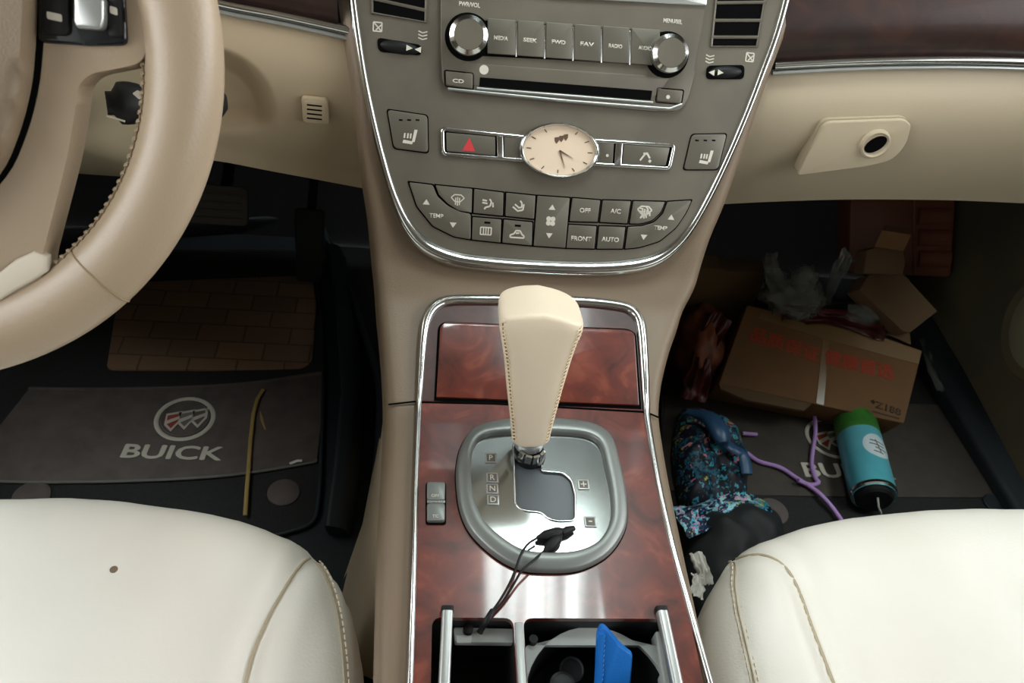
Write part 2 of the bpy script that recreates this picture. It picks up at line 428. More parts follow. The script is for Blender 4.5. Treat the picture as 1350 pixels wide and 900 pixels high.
RT = [(p[0], p[1]) for p in catmull([(1000, 93), (1030, 91), (1130, 86), (1250, 84), (1350, 86), (1480, 92), (1650, 104)], False)]
RB = [(p[0], p[1]) for p in catmull([(930, 274), (955, 271), (1040, 267), (1130, 265), (1250, 266), (1350, 270), (1480, 276)], False)]
def yR(a, t, p): return .80 - .022 * math.sin(math.pi * min(1, t * 1.02)) + .03 * t ** 3
bm = panel(RT, RB, yR, 80, 60); obj('glovebox_door', bm, 'cream_r', dash, 60)
# wood above the chrome, running on to the top of the dashboard
def woodf(L, yb):
    def fn(a, b):
        p = lerp_list(L, a); e = yp(p[0], p[1] - 3, yb)
        return e + Vector((0, -.012 * math.sin(math.pi * min(b * 2, 1)) + .03 * b * b, .15 * b))
    bm = nb(); add_grid(bm, fn, 60, 16); return bm
wl = obj('wood_inlay', woodf([p for p in LT if -340 < p[0] < 449], .78), 'wood_dark', dash, 60)
wr = obj('wood_inlay', woodf(RT, .80), 'wood_dark', dash, 60)
# scuffs on the right inlay
for yb, L, nm in ((.772, LT, 'l'), (.792, RT, 'r')):
    pts = [yp(p[0], p[1] - 5, yb) for p in L if p[0] > (-320 if nm == 'l' else 1018) and p[0] < (462 if nm == 'l' else 1700)]
    band('chrome_strip', pts, Vector((0, -1, .35)).normalized(), .0085, .004, 'chrome', dash)
    pts = [p + Vector((0, -.001, -.0075)) for p in pts]
    band('lower_strip', pts, Vector((0, -1, .2)).normalized(), .0045, .003, 'satin', dash)
bm = nb()
def topf(a, b):
    x = -.75 + 1.85 * a; return Vector((x, .80 + .75 * b, .875 + .03 * math.sin(b * 3.1)))
add_grid(bm, topf, 20, 10); obj('dash_top', bm, 'leather_dark', dash, 60)
bm = nb(); add_grid(bm, lambda a, b: Vector((-.75 + 1.85 * a, .93 + .5 * b, .52)), 8, 4); obj('underside_cover', bm, 'black', dash, 60)
# small cabin-air sensor grille in the knee panel
GP = Plane(yp(415, 145, .762), (1, 0, 0), (0, 0.05, 1)); GP.n = -GP.n if GP.n.y > 0 else GP.n
gv = obj_ = prism('sensor_grille', GP, rpoly(GP.P([(397, 127), (432, 131), (435, 164), (400, 161)]), .004), -.004, .002, 'cream', dash, bev=.0012)
gi = prism('grille_face', GP, rpoly(GP.P([(401, 131), (429, 134), (431, 160), (404, 157)]), .003), .0018, .0026, 'cream', gv, bev=.0004)
for k in range(4):
    y0 = 136.5 + k * 5.8
    prism('slit', GP, rpoly(GP.P([(405, y0 - 1), (425, y0 + 1.2), (425, y0 + 3), (405, y0 + 1)]), .0006), .0022, .0029, 'gap', gv)
# glovebox latch
LP = Plane(yp(1130, 185, .776), (1, 0, .0), (0, .06, 1)); LP.n = -LP.n if LP.n.y > 0 else LP.n
lt_o = rpoly(LP.P([(1085, 159), (1191, 155), (1200, 163), (1193, 190), (1176, 209), (1148, 217), (1050, 230), (1062, 205)]), [.008, .006, .004, .012, .012, .01, .004, .01])
lg = prism('latch_gap', LP, [(u - .0012, v + .0016) for u, v in lt_o], -.012, .0006, 'seam', dash)
la = prism('latch', LP, lt_o, -.012, .0038, 'cream_r', dash, bev=.003, seg=3)
kc = LP.px(1154, 190, .006)
bm = nb(); add_lathe(bm, LP, kc, [(.017, .003), (.0165, .0075), (.0145, .0085), (.0125, .0065)], 30); obj('lock_ring', bm, 'cream_r', la)
prism('keyhole', LP, [(kc[0] + a * math.cos(.7) - b * math.sin(.7), kc[1] + a * math.sin(.7) + b * math.cos(.7)) for a, b in circ(.0125, 20, .0085)], .004, .0072, 'gap', la)

# ================================================================== centre console body (one loft from arm rest to the top of the stack)
con = thing('center_console', 'beige centre console with glossy burl wood deck between the two seats', 'console', (.124, .35, 0))
EL = [(493, 1500), (496, 1100), (499, 900), (503, 700), (509, 600), (511, 534)]
ELp = [(510, 534), (507, 490), (502, 440), (498, 402)]
ELt = [(498, 402), (495, 375), (492, 352)]
ELs = [(492, 352), (487, 290), (479, 235), (471, 150), (458, 60), (444, -20), (436, -90)]
ER = [(1010, 1500), (962, 1100), (941, 900), (897, 700), (877, 600), (868, 540)]
ERp = [(868, 540), (872, 490), (884, 440), (899, 402)]
ERt = [(899, 402), (914, 372), (924, 350)]
ERs = [(924, 350), (938, 310), (958, 268), (985, 190), (1012, 110), (1044, 20), (1085, -90)]
stations = []
for pl, A, B in ((CON, EL, ER), (POC, ELp, ERp), (THR, ELt, ERt), (ST, ELs, ERs)):
    for i in range(len(A) - 1):
        for j in range(4):
            t = j / 4
            a = (A[i][0] * (1 - t) + A[i + 1][0] * t, A[i][1] * (1 - t) + A[i + 1][1] * t)
            b = (B[i][0] * (1 - t) + B[i + 1][0] * t, B[i][1] * (1 - t) + B[i + 1][1] * t)
            ua, va = pl.px(*a); ub, vb = pl.px(*b); v = (va + vb) / 2
            stations.append((ua + pl.o.x, ub + pl.o.x, pl.w(0, v).y, pl.w(0, v).z, pl.n))
def smooth_st(S, it=3):
    for _ in range(it):
        N = list(S)
        for i in range(1, len(S) - 1):
            N[i] = tuple((S[i - 1][k] + 2 * S[i][k] + S[i + 1][k]) / 4 for k in range(4)) + ((S[i - 1][4] + S[i][4] * 2 + S[i + 1][4]).normalized(),)
        S = N
    return S
stations = smooth_st(stations, 2)
bm = nb(); prev = None
BAYL, BAYR = .018, .232
for (xl, xr, y, z, n) in stations:
    k = 0 if n.z > .9 else (.9 - n.z)
    dn = lambda x, h: Vector((x, y, z)) + n * h
    q0 = max(xl + .016, -.012); q1 = min(xr - .008, .262)
    L = [Vector((q0, y + .03 * k, 0)), Vector((q0 * .85 + xl * .15, y + .02 * k, max(.02, z * .45))), Vector((q0 * .4 + xl * .6, y + .01 * k, z - .06)), dn(xl - .004, -.018), dn(xl - .001, -.008), dn(xl + .003, -.0035), dn(xl + .009, -.002), dn(max(xl + .016, .013) if n.z > .97 else xl + .016, -.003)]
    Rr2 = [dn(min(xr - .016, .235) if n.z > .97 else xr - .016, -.003), dn(xr - .009, -.002), dn(xr - .003, -.0035), dn(xr + .001, -.008), dn(xr + .004, -.018), Vector((xr * .6 + q1 * .4, y + .01 * k, z - .06)), Vector((xr * .15 + q1 * .85, y + .02 * k, max(.02, z * .45))), Vector((q1, y + .03 * k, 0))]
    row = [bm.verts.new(p) for p in L + Rr2]
    if prev:
        for j in range(len(row) - 1):
            if j == 7 and y < .50 and n.z > .9: continue        # the wood deck and its open bays sit here
            bm.faces.new((prev[j], prev[j + 1], row[j + 1], row[j]))
    prev = row
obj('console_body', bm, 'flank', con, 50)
# panel joints across the beige sides
for pts in (([(512, 533), (548, 529)]), ([(852, 543), (868, 550)])):
    tube('panel_joint', [Vector(p) for p in CON.W(pts, .0)], .0009, 'gap', con, n=6)

# wood deck with two open bays
u0 = CON.px(560, 817)[1]
deck_o = rpoly([(CON.px(541, 880)[0] + .002, -.75), (CON.px(929, 880)[0] - .002, -.75), (CON.px(851, 541)[0], CON.px(850, 541)[1]), (CON.px(552, 529)[0], CON.px(551, 529)[1])], .002)
hl = CON.px(569, 840)[0]; hm0 = CON.px(679, 860)[0]; hm1 = CON.px(692, 860)[0]; hr = CON.px(884, 860)[0]; hv = CON.px(620, 815)[1]
hole1 = rpoly([(hl, hv - .26), (hm0, hv - .26), (hm0, hv), (hl, hv)], .008)
hole2 = rpoly([(hm1, hv - .26), (hr, hv - .26), (hr, hv), (hm1, hv)], .008)
deck = holed('wood_deck', CON, deck_o, [hole1, hole2], -.004, .0015, 'wood', con)
# bay walls and floors
def bay(x0, x1, floor_h, nm):
    bm = nb(); y0, y1 = hv - .265, hv + .004; w = .004
    for a, b, c, d_ in ((x0 - w, x0, y0, y1), (x1, x1 + w, y0, y1), (x0 - w, x1 + w, y0 - w, y0), (x0 - w, x1 + w, y1 - w, y1)):
        add_prism(bm, CON, [(a, c), (b, c), (b, d_), (a, d_)], floor_h, -.0042)
    add_prism(bm, CON, [(x0 - w, y0 - w), (x1 + w, y0 - w), (x1 + w, y1), (x0 - w, y1)], floor_h - .004, floor_h)
    return obj(nm, bm, 'bay', con)
b1 = bay(hl - .001, hm0 + .001, -.085, 'storage_bay'); b2 = bay(hm1 - .001, hr + .001, -.07, 'cup_bay')
prism('bay_ledge', CON, rpoly(CON.P([(598, 826), (677, 828), (677, 847), (600, 846)], -.014), .002), -.020, -.014, 'bay_grey', b1, bev=.001)
prism('ledge_clip', CON, rpoly(CON.P([(601, 837), (622, 837), (621, 847), (602, 847)], -.012), .001), -.014, -.012, 'bay_grey', b1, bev=.001)
bm = nb(); add_lathe(bm, CON, CON.px(617, 830, -.012), [(.004, -.014), (.004, -.009), (.002, -.008)], 14); obj('screw', bm, 'black', b1)
# cup plate with round well
cx, cy = (hm1 + hr) / 2, CON.px(783, 920, -.016)[1]
pl_o = rpoly([(hm1 + .003, hv - .25), (hr - .003, hv - .25), (hr - .003, hv - .014), (hm1 + .003, hv - .014)], .004)
holed('cup_plate', CON, pl_o, [[(cx + a, cy + b) for a, b in circ(.0555, 40)]], -.020, -.016, 'bay_grey', b2)
bm = nb(); add_lathe(bm, CON, (cx, cy), [(.0552, -.0195), (.053, -.0695)], 40, caps=False); obj('cup_well', bm, 'black', b2)
prism('plate_screw', CON, [(CON.px(703, 843, -.012)[0] + a, CON.px(703, 843, -.012)[1] + b) for a, b in circ(.0035, 12)], -.016, -.010, 'black', b2)
# tambour door rails
for a, b, wd, nm in (((590, 806), (583, 960), .0085, 0), ((873, 806), (905, 960), .0085, 1)):
    p = CON.W([a, b], .006); A, B = p
    bm = nb(); add_sweep(bm, [A, A + (B - A) * .3, A + (B - A) * 1.5], rpoly([(-wd / 2, -.006), (wd / 2, -.006), (wd / 2, .003), (-wd / 2, .003)], .0025, 3), CON.n)
    rl = obj('door_rail', bm, 'satin', con)
    bm = nb(); add_sweep(bm, [A + CON.v * .004, A], rpoly([(-wd / 2 - .0005, -.006), (wd / 2 + .0005, -.006), (wd / 2 + .0005, .0028), (-wd / 2 - .0005, .0028)], .0025, 3), CON.n)
    obj('rail_cap', bm, 'black', rl)
p = CON.W([(866, 838), (886, 960)], -.02, -.016)
bm = nb(); add_sweep(bm, [p[0], p[1]], rpoly([(-.003, -.012), (.003, -.012), (.003, .004), (-.003, .004)], .0015, 3), CON.n); obj('inner_rail', bm, 'bay_grey', con)
# bright lip between the bays
prism('bay_divider', CON, [(hm0 + .0006, hv - .26), (hm1 - .0006, hv - .26), (hm1 - .0006, hv - .004), (hm0 + .0006, hv - .004)], .0012, .0028, 'satin', con, bev=.0006)

# forward wood: mahogany surround and pocket lid
prism('wood_surround', POC, POC.P([(553, 528), (556, 480), (562, 430), (573, 407), (600, 398), (700, 396), (812, 402), (836, 414), (844, 440), (849, 500), (850, 541)]), -.004, .0012, 'mahogany', con)
lid_o = rpoly(POC.P([(575, 525), (580, 433), (586, 427), (825, 437), (835, 441), (841, 536)]), [.001, .004, .004, .004, .006, .001])
prism('lid_gap', POC, [(u, v) for u, v in rpoly(POC.P([(572, 529), (577, 432), (584, 425), (827, 434), (838, 440), (845, 540)]), [.001, .004, .004, .004, .006, .001])], .0, .0016, 'gap', con)
lid = prism('pocket_lid', POC, lid_o, .0, .0045, 'wood', con, bev=.0015)
# bright line below the lid
tube('lid_joint', CON.W([(555, 530), (650, 532), (760, 538), (850, 543)], .0015), .0012, 'gap', con, n=6)
# chrome U
pthc = [(Vector(CON.w(*CON.px(x, y), .001)), CON.n) for x, y in ((499, 2600), (530, 1150), (537, 960), (541, 880), (545, 760), (548, 650), (551, 560))]
pthp = [(Vector(POC.w(*POC.px(x, y), .001)), POC.n) for x, y in ((553, 520), (556, 470), (560, 432), (566, 414), (576, 403), (592, 397), (625, 396), (700, 397), (770, 399), (815, 404), (832, 410), (842, 423), (846, 445), (849, 490), (851, 530))]
pthd = [(Vector(CON.w(*CON.px(x, y), .001)), CON.n) for x, y in ((854, 560), (868, 640), (886, 720), (908, 800), (930, 880), (952, 960), (1002, 1150), (1400, 2600))]
al = pthc + pthp + pthd
bm = nb(); wid = []
P_ = [a for a, b in al]; N_ = [b for a, b in al]
P2 = catmull(P_, False, 4); N2 = [N_[min(i // 4, len(N_) - 1)].lerp(N_[min(i // 4 + 1, len(N_) - 1)], (i % 4) / 4) for i in range(len(P2))]
n2 = len(P2); sc = [.46 + .62 * sstep((min(i, n2 - 1 - i) / n2 - .18) * 5) for i in range(n2)]
prof = [(-.0055, -.003)] + [(-.0055 * math.cos(math.pi * k / 8), .0055 * math.sin(math.pi * k / 8)) for k in range(9)] + [(.0055, -.003)]
add_sweep(bm, P2, prof, N2, scale=sc); obj('chrome_surround', bm, 'chrome', con, 50)
# traction button
tb = prism('rocker_frame', CON, rpoly(CON.P([(561, 638), (588, 638), (588, 693), (561, 693)]), .003), .001, .0028, 'gap', con)
prism('rocker_switch', CON, rpoly(CON.P([(562.5, 640), (586.5, 640), (586, 664), (562.5, 664)]), .0025), .002, .0065, 'bezel', con, bev=.001)
prism('rocker_switch', CON, rpoly(CON.P([(562.5, 668), (586, 668), (586, 691), (562.5, 691)]), .0025), .002, .0065, 'bezel', con, bev=.001)
prism('switch_divider', CON, CON.P([(562.5, 664.5), (586.5, 664.5), (586.5, 667.5), (562.5, 667.5)]), .002, .006, 'chrome', con)
text('switch_legend', 'OFF', CON, CON.px(574, 653, .0066), .0028, .0065, 'white_print', con)
text('switch_legend', 'TC', CON, CON.px(574, 680, .0066), .0028, .0065, 'white_print', con)

# shifter bezel, plate, gate
bo = [(v.x, v.y) for v in catmull([Vector(p) for p in CON.P([(601, 640), (602, 612), (609, 588), (626, 568), (660, 558), (708, 555), (755, 558), (786, 565), (806, 582), (816, 615), (824, 655), (825, 690), (816, 715), (796, 738), (762, 754), (722, 757), (684, 753), (650, 735), (620, 706), (606, 676)])])]
bi = [(v.x, v.y) for v in catmull([Vector(p) for p in CON.P([(621, 640), (621, 610), (627, 590), (642, 580), (675, 577), (708, 577), (748, 578), (774, 582), (789, 594), (796, 622), (802, 655), (803, 685), (796, 706), (782, 722), (756, 732), (720, 734), (688, 730), (662, 715), (640, 695), (626, 668)])])]
bz = nb(); n = len(bo)
cc = (sum(p[0] for p in bi) / n, sum(p[1] for p in bi) / n)
def mixp(a, b, t): return (a[0] * (1 - t) + b[0] * t, a[1] * (1 - t) + b[1] * t)
rings = []
for t, h in ((-.02, .0), (0, .0045), (.05, .0075), (.16, .0088), (.5, .0102), (.82, .0108), (.93, .0098), (.985, .007), (1.0, .0015), (1.01, .001)):
    rings.append([bz.verts.new(CON.w(*mixp(bo[i], bi[i], t), h)) for i in range(n)])
for A, B in zip(rings, rings[1:]):
    for k in range(n): bz.faces.new((A[k], A[(k + 1) % n], B[(k + 1) % n], B[k]))
obj('shifter_bezel', bz, 'bezel', con, 60)
prism('bezel_shadow_gap', CON, [mixp(bo[i], cc, -.012) for i in range(n)], .001, .0022, 'gap', con)
gate = rpoly(CON.P([(676, 588), (711, 588), (713, 625), (741, 627), (752, 636), (757, 655), (757, 690), (735, 691), (722, 688), (712, 679), (688, 677), (678, 668)]), [.003, .003, .004, .004, .004, .003, .005, .003, .004, .004, .005, .005])
pt = holed('shift_plate', CON, [mixp(bi[i], cc, -.02) for i in range(n)], [gate], .0022, .0045, 'plate', con)
tube('gate_trim', [CON.w(u, v, .0046) for u, v in gate], .0011, 'chrome', con, closed=True, n=8)
prism('gate_slider', CON, rpoly(CON.P([(670, 583), (764, 583), (764, 697), (670, 697)]), .003), .0016, .0028, 'slot', con)
for ch, (x, y) in (('P', (647, 604)), ('R', (649, 630)), ('N', (649, 644.5)), ('D', (650, 659)), ('+', (769, 639)), ('-', (778, 688))):
    c = CON.px(x, y, .0046); q = .0052
    fr = prism('gear_mark', CON, rpoly([(c[0] - q, c[1] - q), (c[0] + q, c[1] - q), (c[0] + q, c[1] + q), (c[0] - q, c[1] + q)], .001), .0044, .0056, 'satin', con, bev=.0005)
    prism('mark_field', CON, [(c[0] - q * .74, c[1] - q * .74), (c[0] + q * .74, c[1] - q * .74), (c[0] + q * .74, c[1] + q * .74), (c[0] - q * .74, c[1] + q * .74)], .0054, .0058, 'grey_print', fr)
    text('mark_letter', ch, CON, c, .0012 if ch == '-' else .0052, .0058, 'white_print', fr)

# ================================================================== gear lever
gb = CON.w(*CON.px(697, 604), .003)
gl = thing('gear_lever', 'cream stitched leather gear lever standing in the silver shift gate', 'gear lever', gb)
kb = yp(698, 577, .461); kt = yp(714, 394, .487)
ax = (kt - kb); Lk = ax.length; axn = ax.normalized()
kx = Vector((1, 0, 0)); kx -= axn * kx.dot(axn); kx.normalize(); ky = axn.cross(kx)      # ky points back-up-ish
if ky.y > 0: ky = -ky
bm = nb()
secs = [(-.01, .010, .009, 0), (.0, .0145, .0125, 0), (.03, .0165, .0145, 0), (.15, .0185, .016, 0), (.35, .0225, .0185, .001), (.55, .0265, .021, .001), (.72, .030, .024, .001), (.84, .0325, .0255, 0), (.92, .0335, .0262, 0), (.97, .0334, .0256, 0), (.99, .0325, .0245, 0), (.999, .0305, .0225, 0), (1.002, .026, .018, 0), (1.003, .004, .003, 0)]
S2 = catmull([Vector((a, b, c, 0)).to_3d() if False else Vector((a, b, c)) for a, b, c, e in secs], False, 4)
NS = 56; prev = None
def ksec(t, a, b, k):
    th = 2 * math.pi * k / NS; c, s = math.cos(th), math.sin(th); e = .72 - .27 * sstep((t - .6) / .35)
    x = a * abs(c) ** e * (1 if c >= 0 else -1); y = b * abs(s) ** e * (1 if s >= 0 else -1)
    # wrap slightly wider on its forward side and sunk along the two seams
    w = noise.noise(Vector((x * 60, y * 60, t * 4))) * .0006
    return kb + axn * (Lk * t) + kx * (x + w) + ky * y
# top slopes: right shoulder drops
def ktop(p, t):
    lx = (p - kb).dot(kx); return p - axn * (max(0, t - .8) * 5 * .006 * max(0, lx / .03) + max(0, t - .8) * 5 * .004 * (lx / .03) ** 2)
for v in S2:
    row = [bm.verts.new(ktop(ksec(v.x, v.y, v.z, k), v.x)) for k in range(NS)]
    if prev:
        for k in range(NS): bm.faces.new((prev[k], prev[(k + 1) % NS], row[(k + 1) % NS], row[k]))
    else: bm.faces.new(row[::-1])
    prev = row
bm.faces.new(prev)
kn = obj('knob', bm, 'knob', gl, 60)
def ksurf(t, th):
    for i in range(len(S2) - 1):
        if S2[i].x <= t <= S2[i + 1].x:
            q = (t - S2[i].x) / max(1e-6, S2[i + 1].x - S2[i].x); a = S2[i].y * (1 - q) + S2[i + 1].y * q; b = S2[i].z * (1 - q) + S2[i + 1].z * q; break
    c, s = math.cos(th), math.sin(th); e = .72 - .27 * sstep((t - .6) / .35)
    return ktop(kb + axn * (Lk * t) + kx * (a * abs(c) ** e * (1 if c >= 0 else -1)) + ky * (b * abs(s) ** e * (1 if s >= 0 else -1)), t)
for th0, th1 in ((R(38), R(42)), (R(146), R(150))):
    pts = [ksurf(.03 + .93 * k / 60, th0 + (th1 - th0) * k / 60) for k in range(61)]
    ctr = [kb + axn * (p - kb).dot(axn) for p in pts]; nr = [(p - c).normalized() for p, c in zip(pts, ctr)]
    tube('seam', pts, .0009, 'thread_dark', kn, n=6)
    bm = nb(); add_stitches(bm, [p + q * .0004 for p, q in zip(pts, nr)], nr, .0062, .0016, .0007, R(68), .0); obj('stitching', bm, 'thread', kn, 60)
# shaft, collar and claws
bm = nb(); add_sweep(bm, [gb, gb + (kb - gb) * .5, kb + axn * .004], circ(.0085, 20), Vector((0, 1, 0))); obj('shaft', bm, 'chrome', gl)
SP = Plane(gb, (1, 0, 0), (0, 1, .1))
bm = nb(); add_lathe(bm, SP, (0, 0), [(.014, 0), (.0145, .004), (.012, .010), (.0095, .012)], 28); co = obj('collar', bm, 'black_gloss', gl)
for k in range(4):
    a = R(-140 + 34 * k); c = SP.w(.0118 * math.cos(a), .0118 * math.sin(a), .006)
    bm = nb(); add_sweep(bm, [c - SP.n * .005, c + SP.n * .012], rpoly([(-.003, -.0012), (.003, -.0012), (.003, .0012), (-.003, .0012)], .001, 3), Vector((math.cos(a), math.sin(a), 0))); obj('claw', bm, 'chrome', gl)
bm = nb(); add_lathe(bm, Plane(kb - axn * .004, kx, ky if False else axn.cross(kx)), (0, 0), [(.0085, -.008), (.0125, -.005), (.0135, .0), (.013, .004)], 28); obj('ferrule', bm, 'satin', gl)

# ================================================================== control stack
stk = thing('control_stack', 'taupe control stack with climate buttons, vents and oval clock inside a chrome loop', 'control panel', ST.w(.012, .1, 0))
ring_px = [(455, -90), (463, -20), (471, 45), (481, 108), (492, 160), (505, 212), (519, 258), (537, 297), (562, 325), (600, 341), (650, 348), (710, 352), (770, 354), (820, 352), (856, 345), (884, 329), (908, 303), (932, 262), (958, 208), (982, 152), (1002, 100), (1022, 45), (1037, -10), (1058, -90)]
rc = [Vector(ST.px(*p)) for p in ring_px]; rc = [(v.x, v.y) for v in catmull([Vector((a.x, a.y, 0)) for a in rc], False, 5)]
prism('faceplate', ST, rc, -.006, .003, 'taupe', stk)
n2 = len(rc); sc = [.62 + .75 * sstep(1.6 - abs(i / n2 - .47) * 6.5) for i in range(n2)]
bm = nb(); add_sweep(bm, [ST.w(u, v, .0025) for u, v in rc], [(-.006, -.006)] + [(-.006 * math.cos(math.pi * k / 8), .007 * math.sin(math.pi * k / 8)) for k in range(9)] + [(.006, -.006)], ST.n, scale=sc); obj('chrome_loop', bm, 'chrome', stk, 50)
H = .003
def sb(name, px, r, m='button', parent=stk, gap=.0011, h=.0018, bev=.0008):
    o = ST.P(px); cxy = (sum(a for a, b in o) / len(o), sum(b for a, b in o) / len(o))
    # dark gap around the button: the outline grown by the gap width
    P2_ = []
    k = len(o); area = sum(o[i][0] * o[(i + 1) % k][1] - o[(i + 1) % k][0] * o[i][1] for i in range(k)); sg = 1 if area > 0 else -1
    for i in range(k):
        a = Vector(o[i - 1]); b = Vector(o[i]); c = Vector(o[(i + 1) % k])
        n1 = Vector(((b - a).y, -(b - a).x)).normalized() * sg; n2_ = Vector(((c - b).y, -(c - b).x)).normalized() * sg
        mm = (n1 + n2_); mm = mm / max(.6, mm.length_squared / 2) ; P2_.append(tuple(b + mm * gap * .5))
        o[i] = o[i]
    ins = []
    for i in range(k):
        a = Vector(o[i - 1]); b = Vector(o[i]); c = Vector(o[(i + 1) % k])
        n1 = Vector(((b - a).y, -(b - a).x)).normalized() * sg; n2_ = Vector(((c - b).y, -(c - b).x)).normalized() * sg
        mm = (n1 + n2_); mm = mm / max(.6, mm.length_squared / 2); ins.append(tuple(b - mm * gap * .5))
    rr = r if isinstance(r, list) else r
    bt = prism(name, ST, rpoly(ins, rr), H - .001, H + h, m, parent, bev=bev)
    prism('button_gap', ST, rpoly(P2_, rr), H - .002, H + .0003, 'gap', bt)
    return bt
hb = H + .0018
# heated-seat buttons
def arc_pts(c, r0, r1, a0, a1, n=10):
    return [(c[0] + r1 * math.cos(R(a0 + (a1 - a0) * k / n)), c[1] + r1 * math.sin(R(a0 + (a1 - a0) * k / n))) for k in range(n + 1)] + [(c[0] + r0 * math.cos(R(a1 + (a0 - a1) * k / n)), c[1] + r0 * math.sin(R(a1 + (a0 - a1) * k / n))) for k in range(n + 1)]
def seat_icon(c, s, f):
    return [[(c[0] + f * a * s, c[1] + b * s) for a, b in q] for q in ([(-.8, -.7), (.4, -.8), (.5, -.45), (-.7, -.3)], [(.35, -.5), (.7, -.5), (1.0, 1.0), (.6, 1.0)], [(-.7, -.1), (-.5, -.1), (-.45, .5), (-.65, .5)], [(-.3, -.1), (-.1, -.1), (-.05, .5), (-.25, .5)], [(.05, -.1), (.25, -.1), (.3, .5), (.1, .5)])]
for px, f in (([(510, 144), (564, 152), (565, 202), (519, 196)], 1), ([(910, 177), (957, 176), (945, 224), (899, 224)], 1)):
    b = sb('seat_heater_button', px, .004)
    cxp = sum(p[0] for p in px) / 4; cyp = sum(p[1] for p in px) / 4
    decal('seat_symbol', ST, seat_icon(ST.px(cxp, cyp + 8), .0078, f), hb, 'white_print', b)
    decal('indicator_marks', ST, [[(ST.px(cxp + q, cyp - 15)[0] + x, ST.px(cxp + q, cyp - 15)[1] + y) for x, y in ((-.0018, -.0007), (.0018, -.0007), (.0018, .0007), (-.0018, .0007))] for q in (-11, 0, 11)], hb, 'gap', b)
# hazard bar and passenger switch bar framing the clock
def bar(px_out, name):
    o = rpoly(ST.P(px_out), .004)
    cxy = (sum(a for a, b in o) / len(o), sum(b for a, b in o) / len(o))
    tube('chrome_frame', [ST.w(u, v, H + .001) for u, v in o], .0022, 'chrome', stk, closed=True, n=10)
    return prism('frame_field', ST, o, H - .001, H + .0006, 'gap', stk)
bar([(583, 170), (700, 182), (700, 212), (584, 203)], 'l'); bar([(775, 185), (887, 192), (881, 222), (775, 216)], 'r')
hz = sb('hazard_button', [(587, 174), (653, 180), (653, 206), (588, 200)], .001, h=.0025)
c = ST.px(618, 191); decal('hazard_triangle', ST, [[(c[0] - .0065, c[1] - .006), (c[0] + .0065, c[1] - .006), (c[0], c[1] + .0065)]], H + .0025, 'hazard', hz)
prism('chrome_bridge', ST, rpoly(ST.P([(654, 179), (662, 180), (663, 208), (655, 207)]), .001), H, H + .004, 'chrome', stk, bev=.001)
prism('sensor_window', ST, rpoly(ST.P([(664, 181), (686, 183), (686, 209), (664, 208)]), .001), H, H + .0024, 'button', stk, bev=.0005)
prism('chrome_bridge', ST, rpoly(ST.P([(810, 188), (819, 189), (817, 218), (808, 218)]), .001), H, H + .004, 'chrome', stk, bev=.001)
w1 = prism('sensor_window', ST, rpoly(ST.P([(786, 186), (808, 188), (806, 217), (784, 216)]), .001), H, H + .0024, 'button', stk, bev=.0005)
decal('sensor_mark', ST, [[(ST.px(799, 205)[0] + a, ST.px(799, 205)[1] + b) for a, b in circ(.0015, 8)]], H + .0024, 'white_print', w1)
ps = sb('traction_switch', [(820, 190), (882, 194), (876, 219), (818, 218)], .001, h=.0025)
c = ST.px(849, 208)
decal('switch_symbol', ST, [[(c[0] + a * .006, c[1] + b * .006) for a, b in q] for q in ([(-1, -.4), (-.8, -.6), (.1, .7), (-.1, .9)], [(-.5, .8), (.3, .9), (.9, 0), (.6, -.1), (.2, .5), (-.4, .5)], [(.5, -.6), (.9, -.8), (1.1, -.4), (.7, -.2)])], H + .0025, 'white_print', ps)
# clock
ck = ST.px(736, 198.5); a_ = abs(ST.px(789, 199)[0] - ST.px(683, 198)[0]) / 2; b_c = abs(ST.px(736, 162)[1] - ST.px(736, 235)[1]) / 2
bm = nb(); add_lathe(bm, ST, ck, [(a_ * .99, H), (a_, H + .004), (a_ * .975, H + .0075), (a_ * .93, H + .0085), (a_ * .89, H + .007), (a_ * .875, H + .004)], 72, b_c / a_, caps=False)
cb = obj('clock_bezel', bm, 'chrome', stk, 60)
cdl = prism('clock_dial', ST, [(ck[0] + a_ * .885 * math.cos(2 * math.pi * k / 60), ck[1] + b_c * .885 * math.sin(2 * math.pi * k / 60)) for k in range(60)], H, H + .0045, 'dial', stk)
sh = []
for k in range(12):
    t = math.pi * k / 6; ca, sa = math.cos(t), math.sin(t); p0 = (ck[0] + a_ * .70 * ca, ck[1] + b_c * .70 * sa); p1 = (ck[0] + a_ * .82 * ca, ck[1] + b_c * .82 * sa)
    dx, dy = p1[0] - p0[0], p1[1] - p0[1]; L = math.hypot(dx, dy); nx, ny = -dy / L * .0005, dx / L * .0005
    if k == 3: continue
    sh.append([(p0[0] - nx, p0[1] - ny), (p1[0] - nx, p1[1] - ny), (p1[0] + nx, p1[1] + ny), (p0[0] + nx, p0[1] + ny)])
decal('hour_marks', ST, sh, H + .0045, 'dark_line', cdl)
for (dx, dy), nm in (((.015, -.007), 'hour_hand'), ((.007, -.017), 'minute_hand')):
    L = math.hypot(dx, dy); nx, ny = -dy / L * .0007, dx / L * .0007
    prism(nm, ST, [(ck[0] - nx, ck[1] - ny), (ck[0] + dx, ck[1] + dy), (ck[0] + nx, ck[1] + ny)], H + .0048, H + .0055, 'dark_line', cdl)
def shields(c, s, f=1):
    out = []
    for k in range(3):
        ox, oy = (k - 1) * .55, (1 - k) * -.22
        out.append([(c[0] + (ox + a) * s, c[1] + (oy + b) * s) for a, b in ((-.26, .32), (.3, .42), (.3, -.02), (.06, -.42), (-.22, -.14))])
    return out
decal('dial_emblem', ST, shields((ck[0] + .0005, ck[1] + b_c * .42), .008), H + .0045, 'dark_line', cdl)

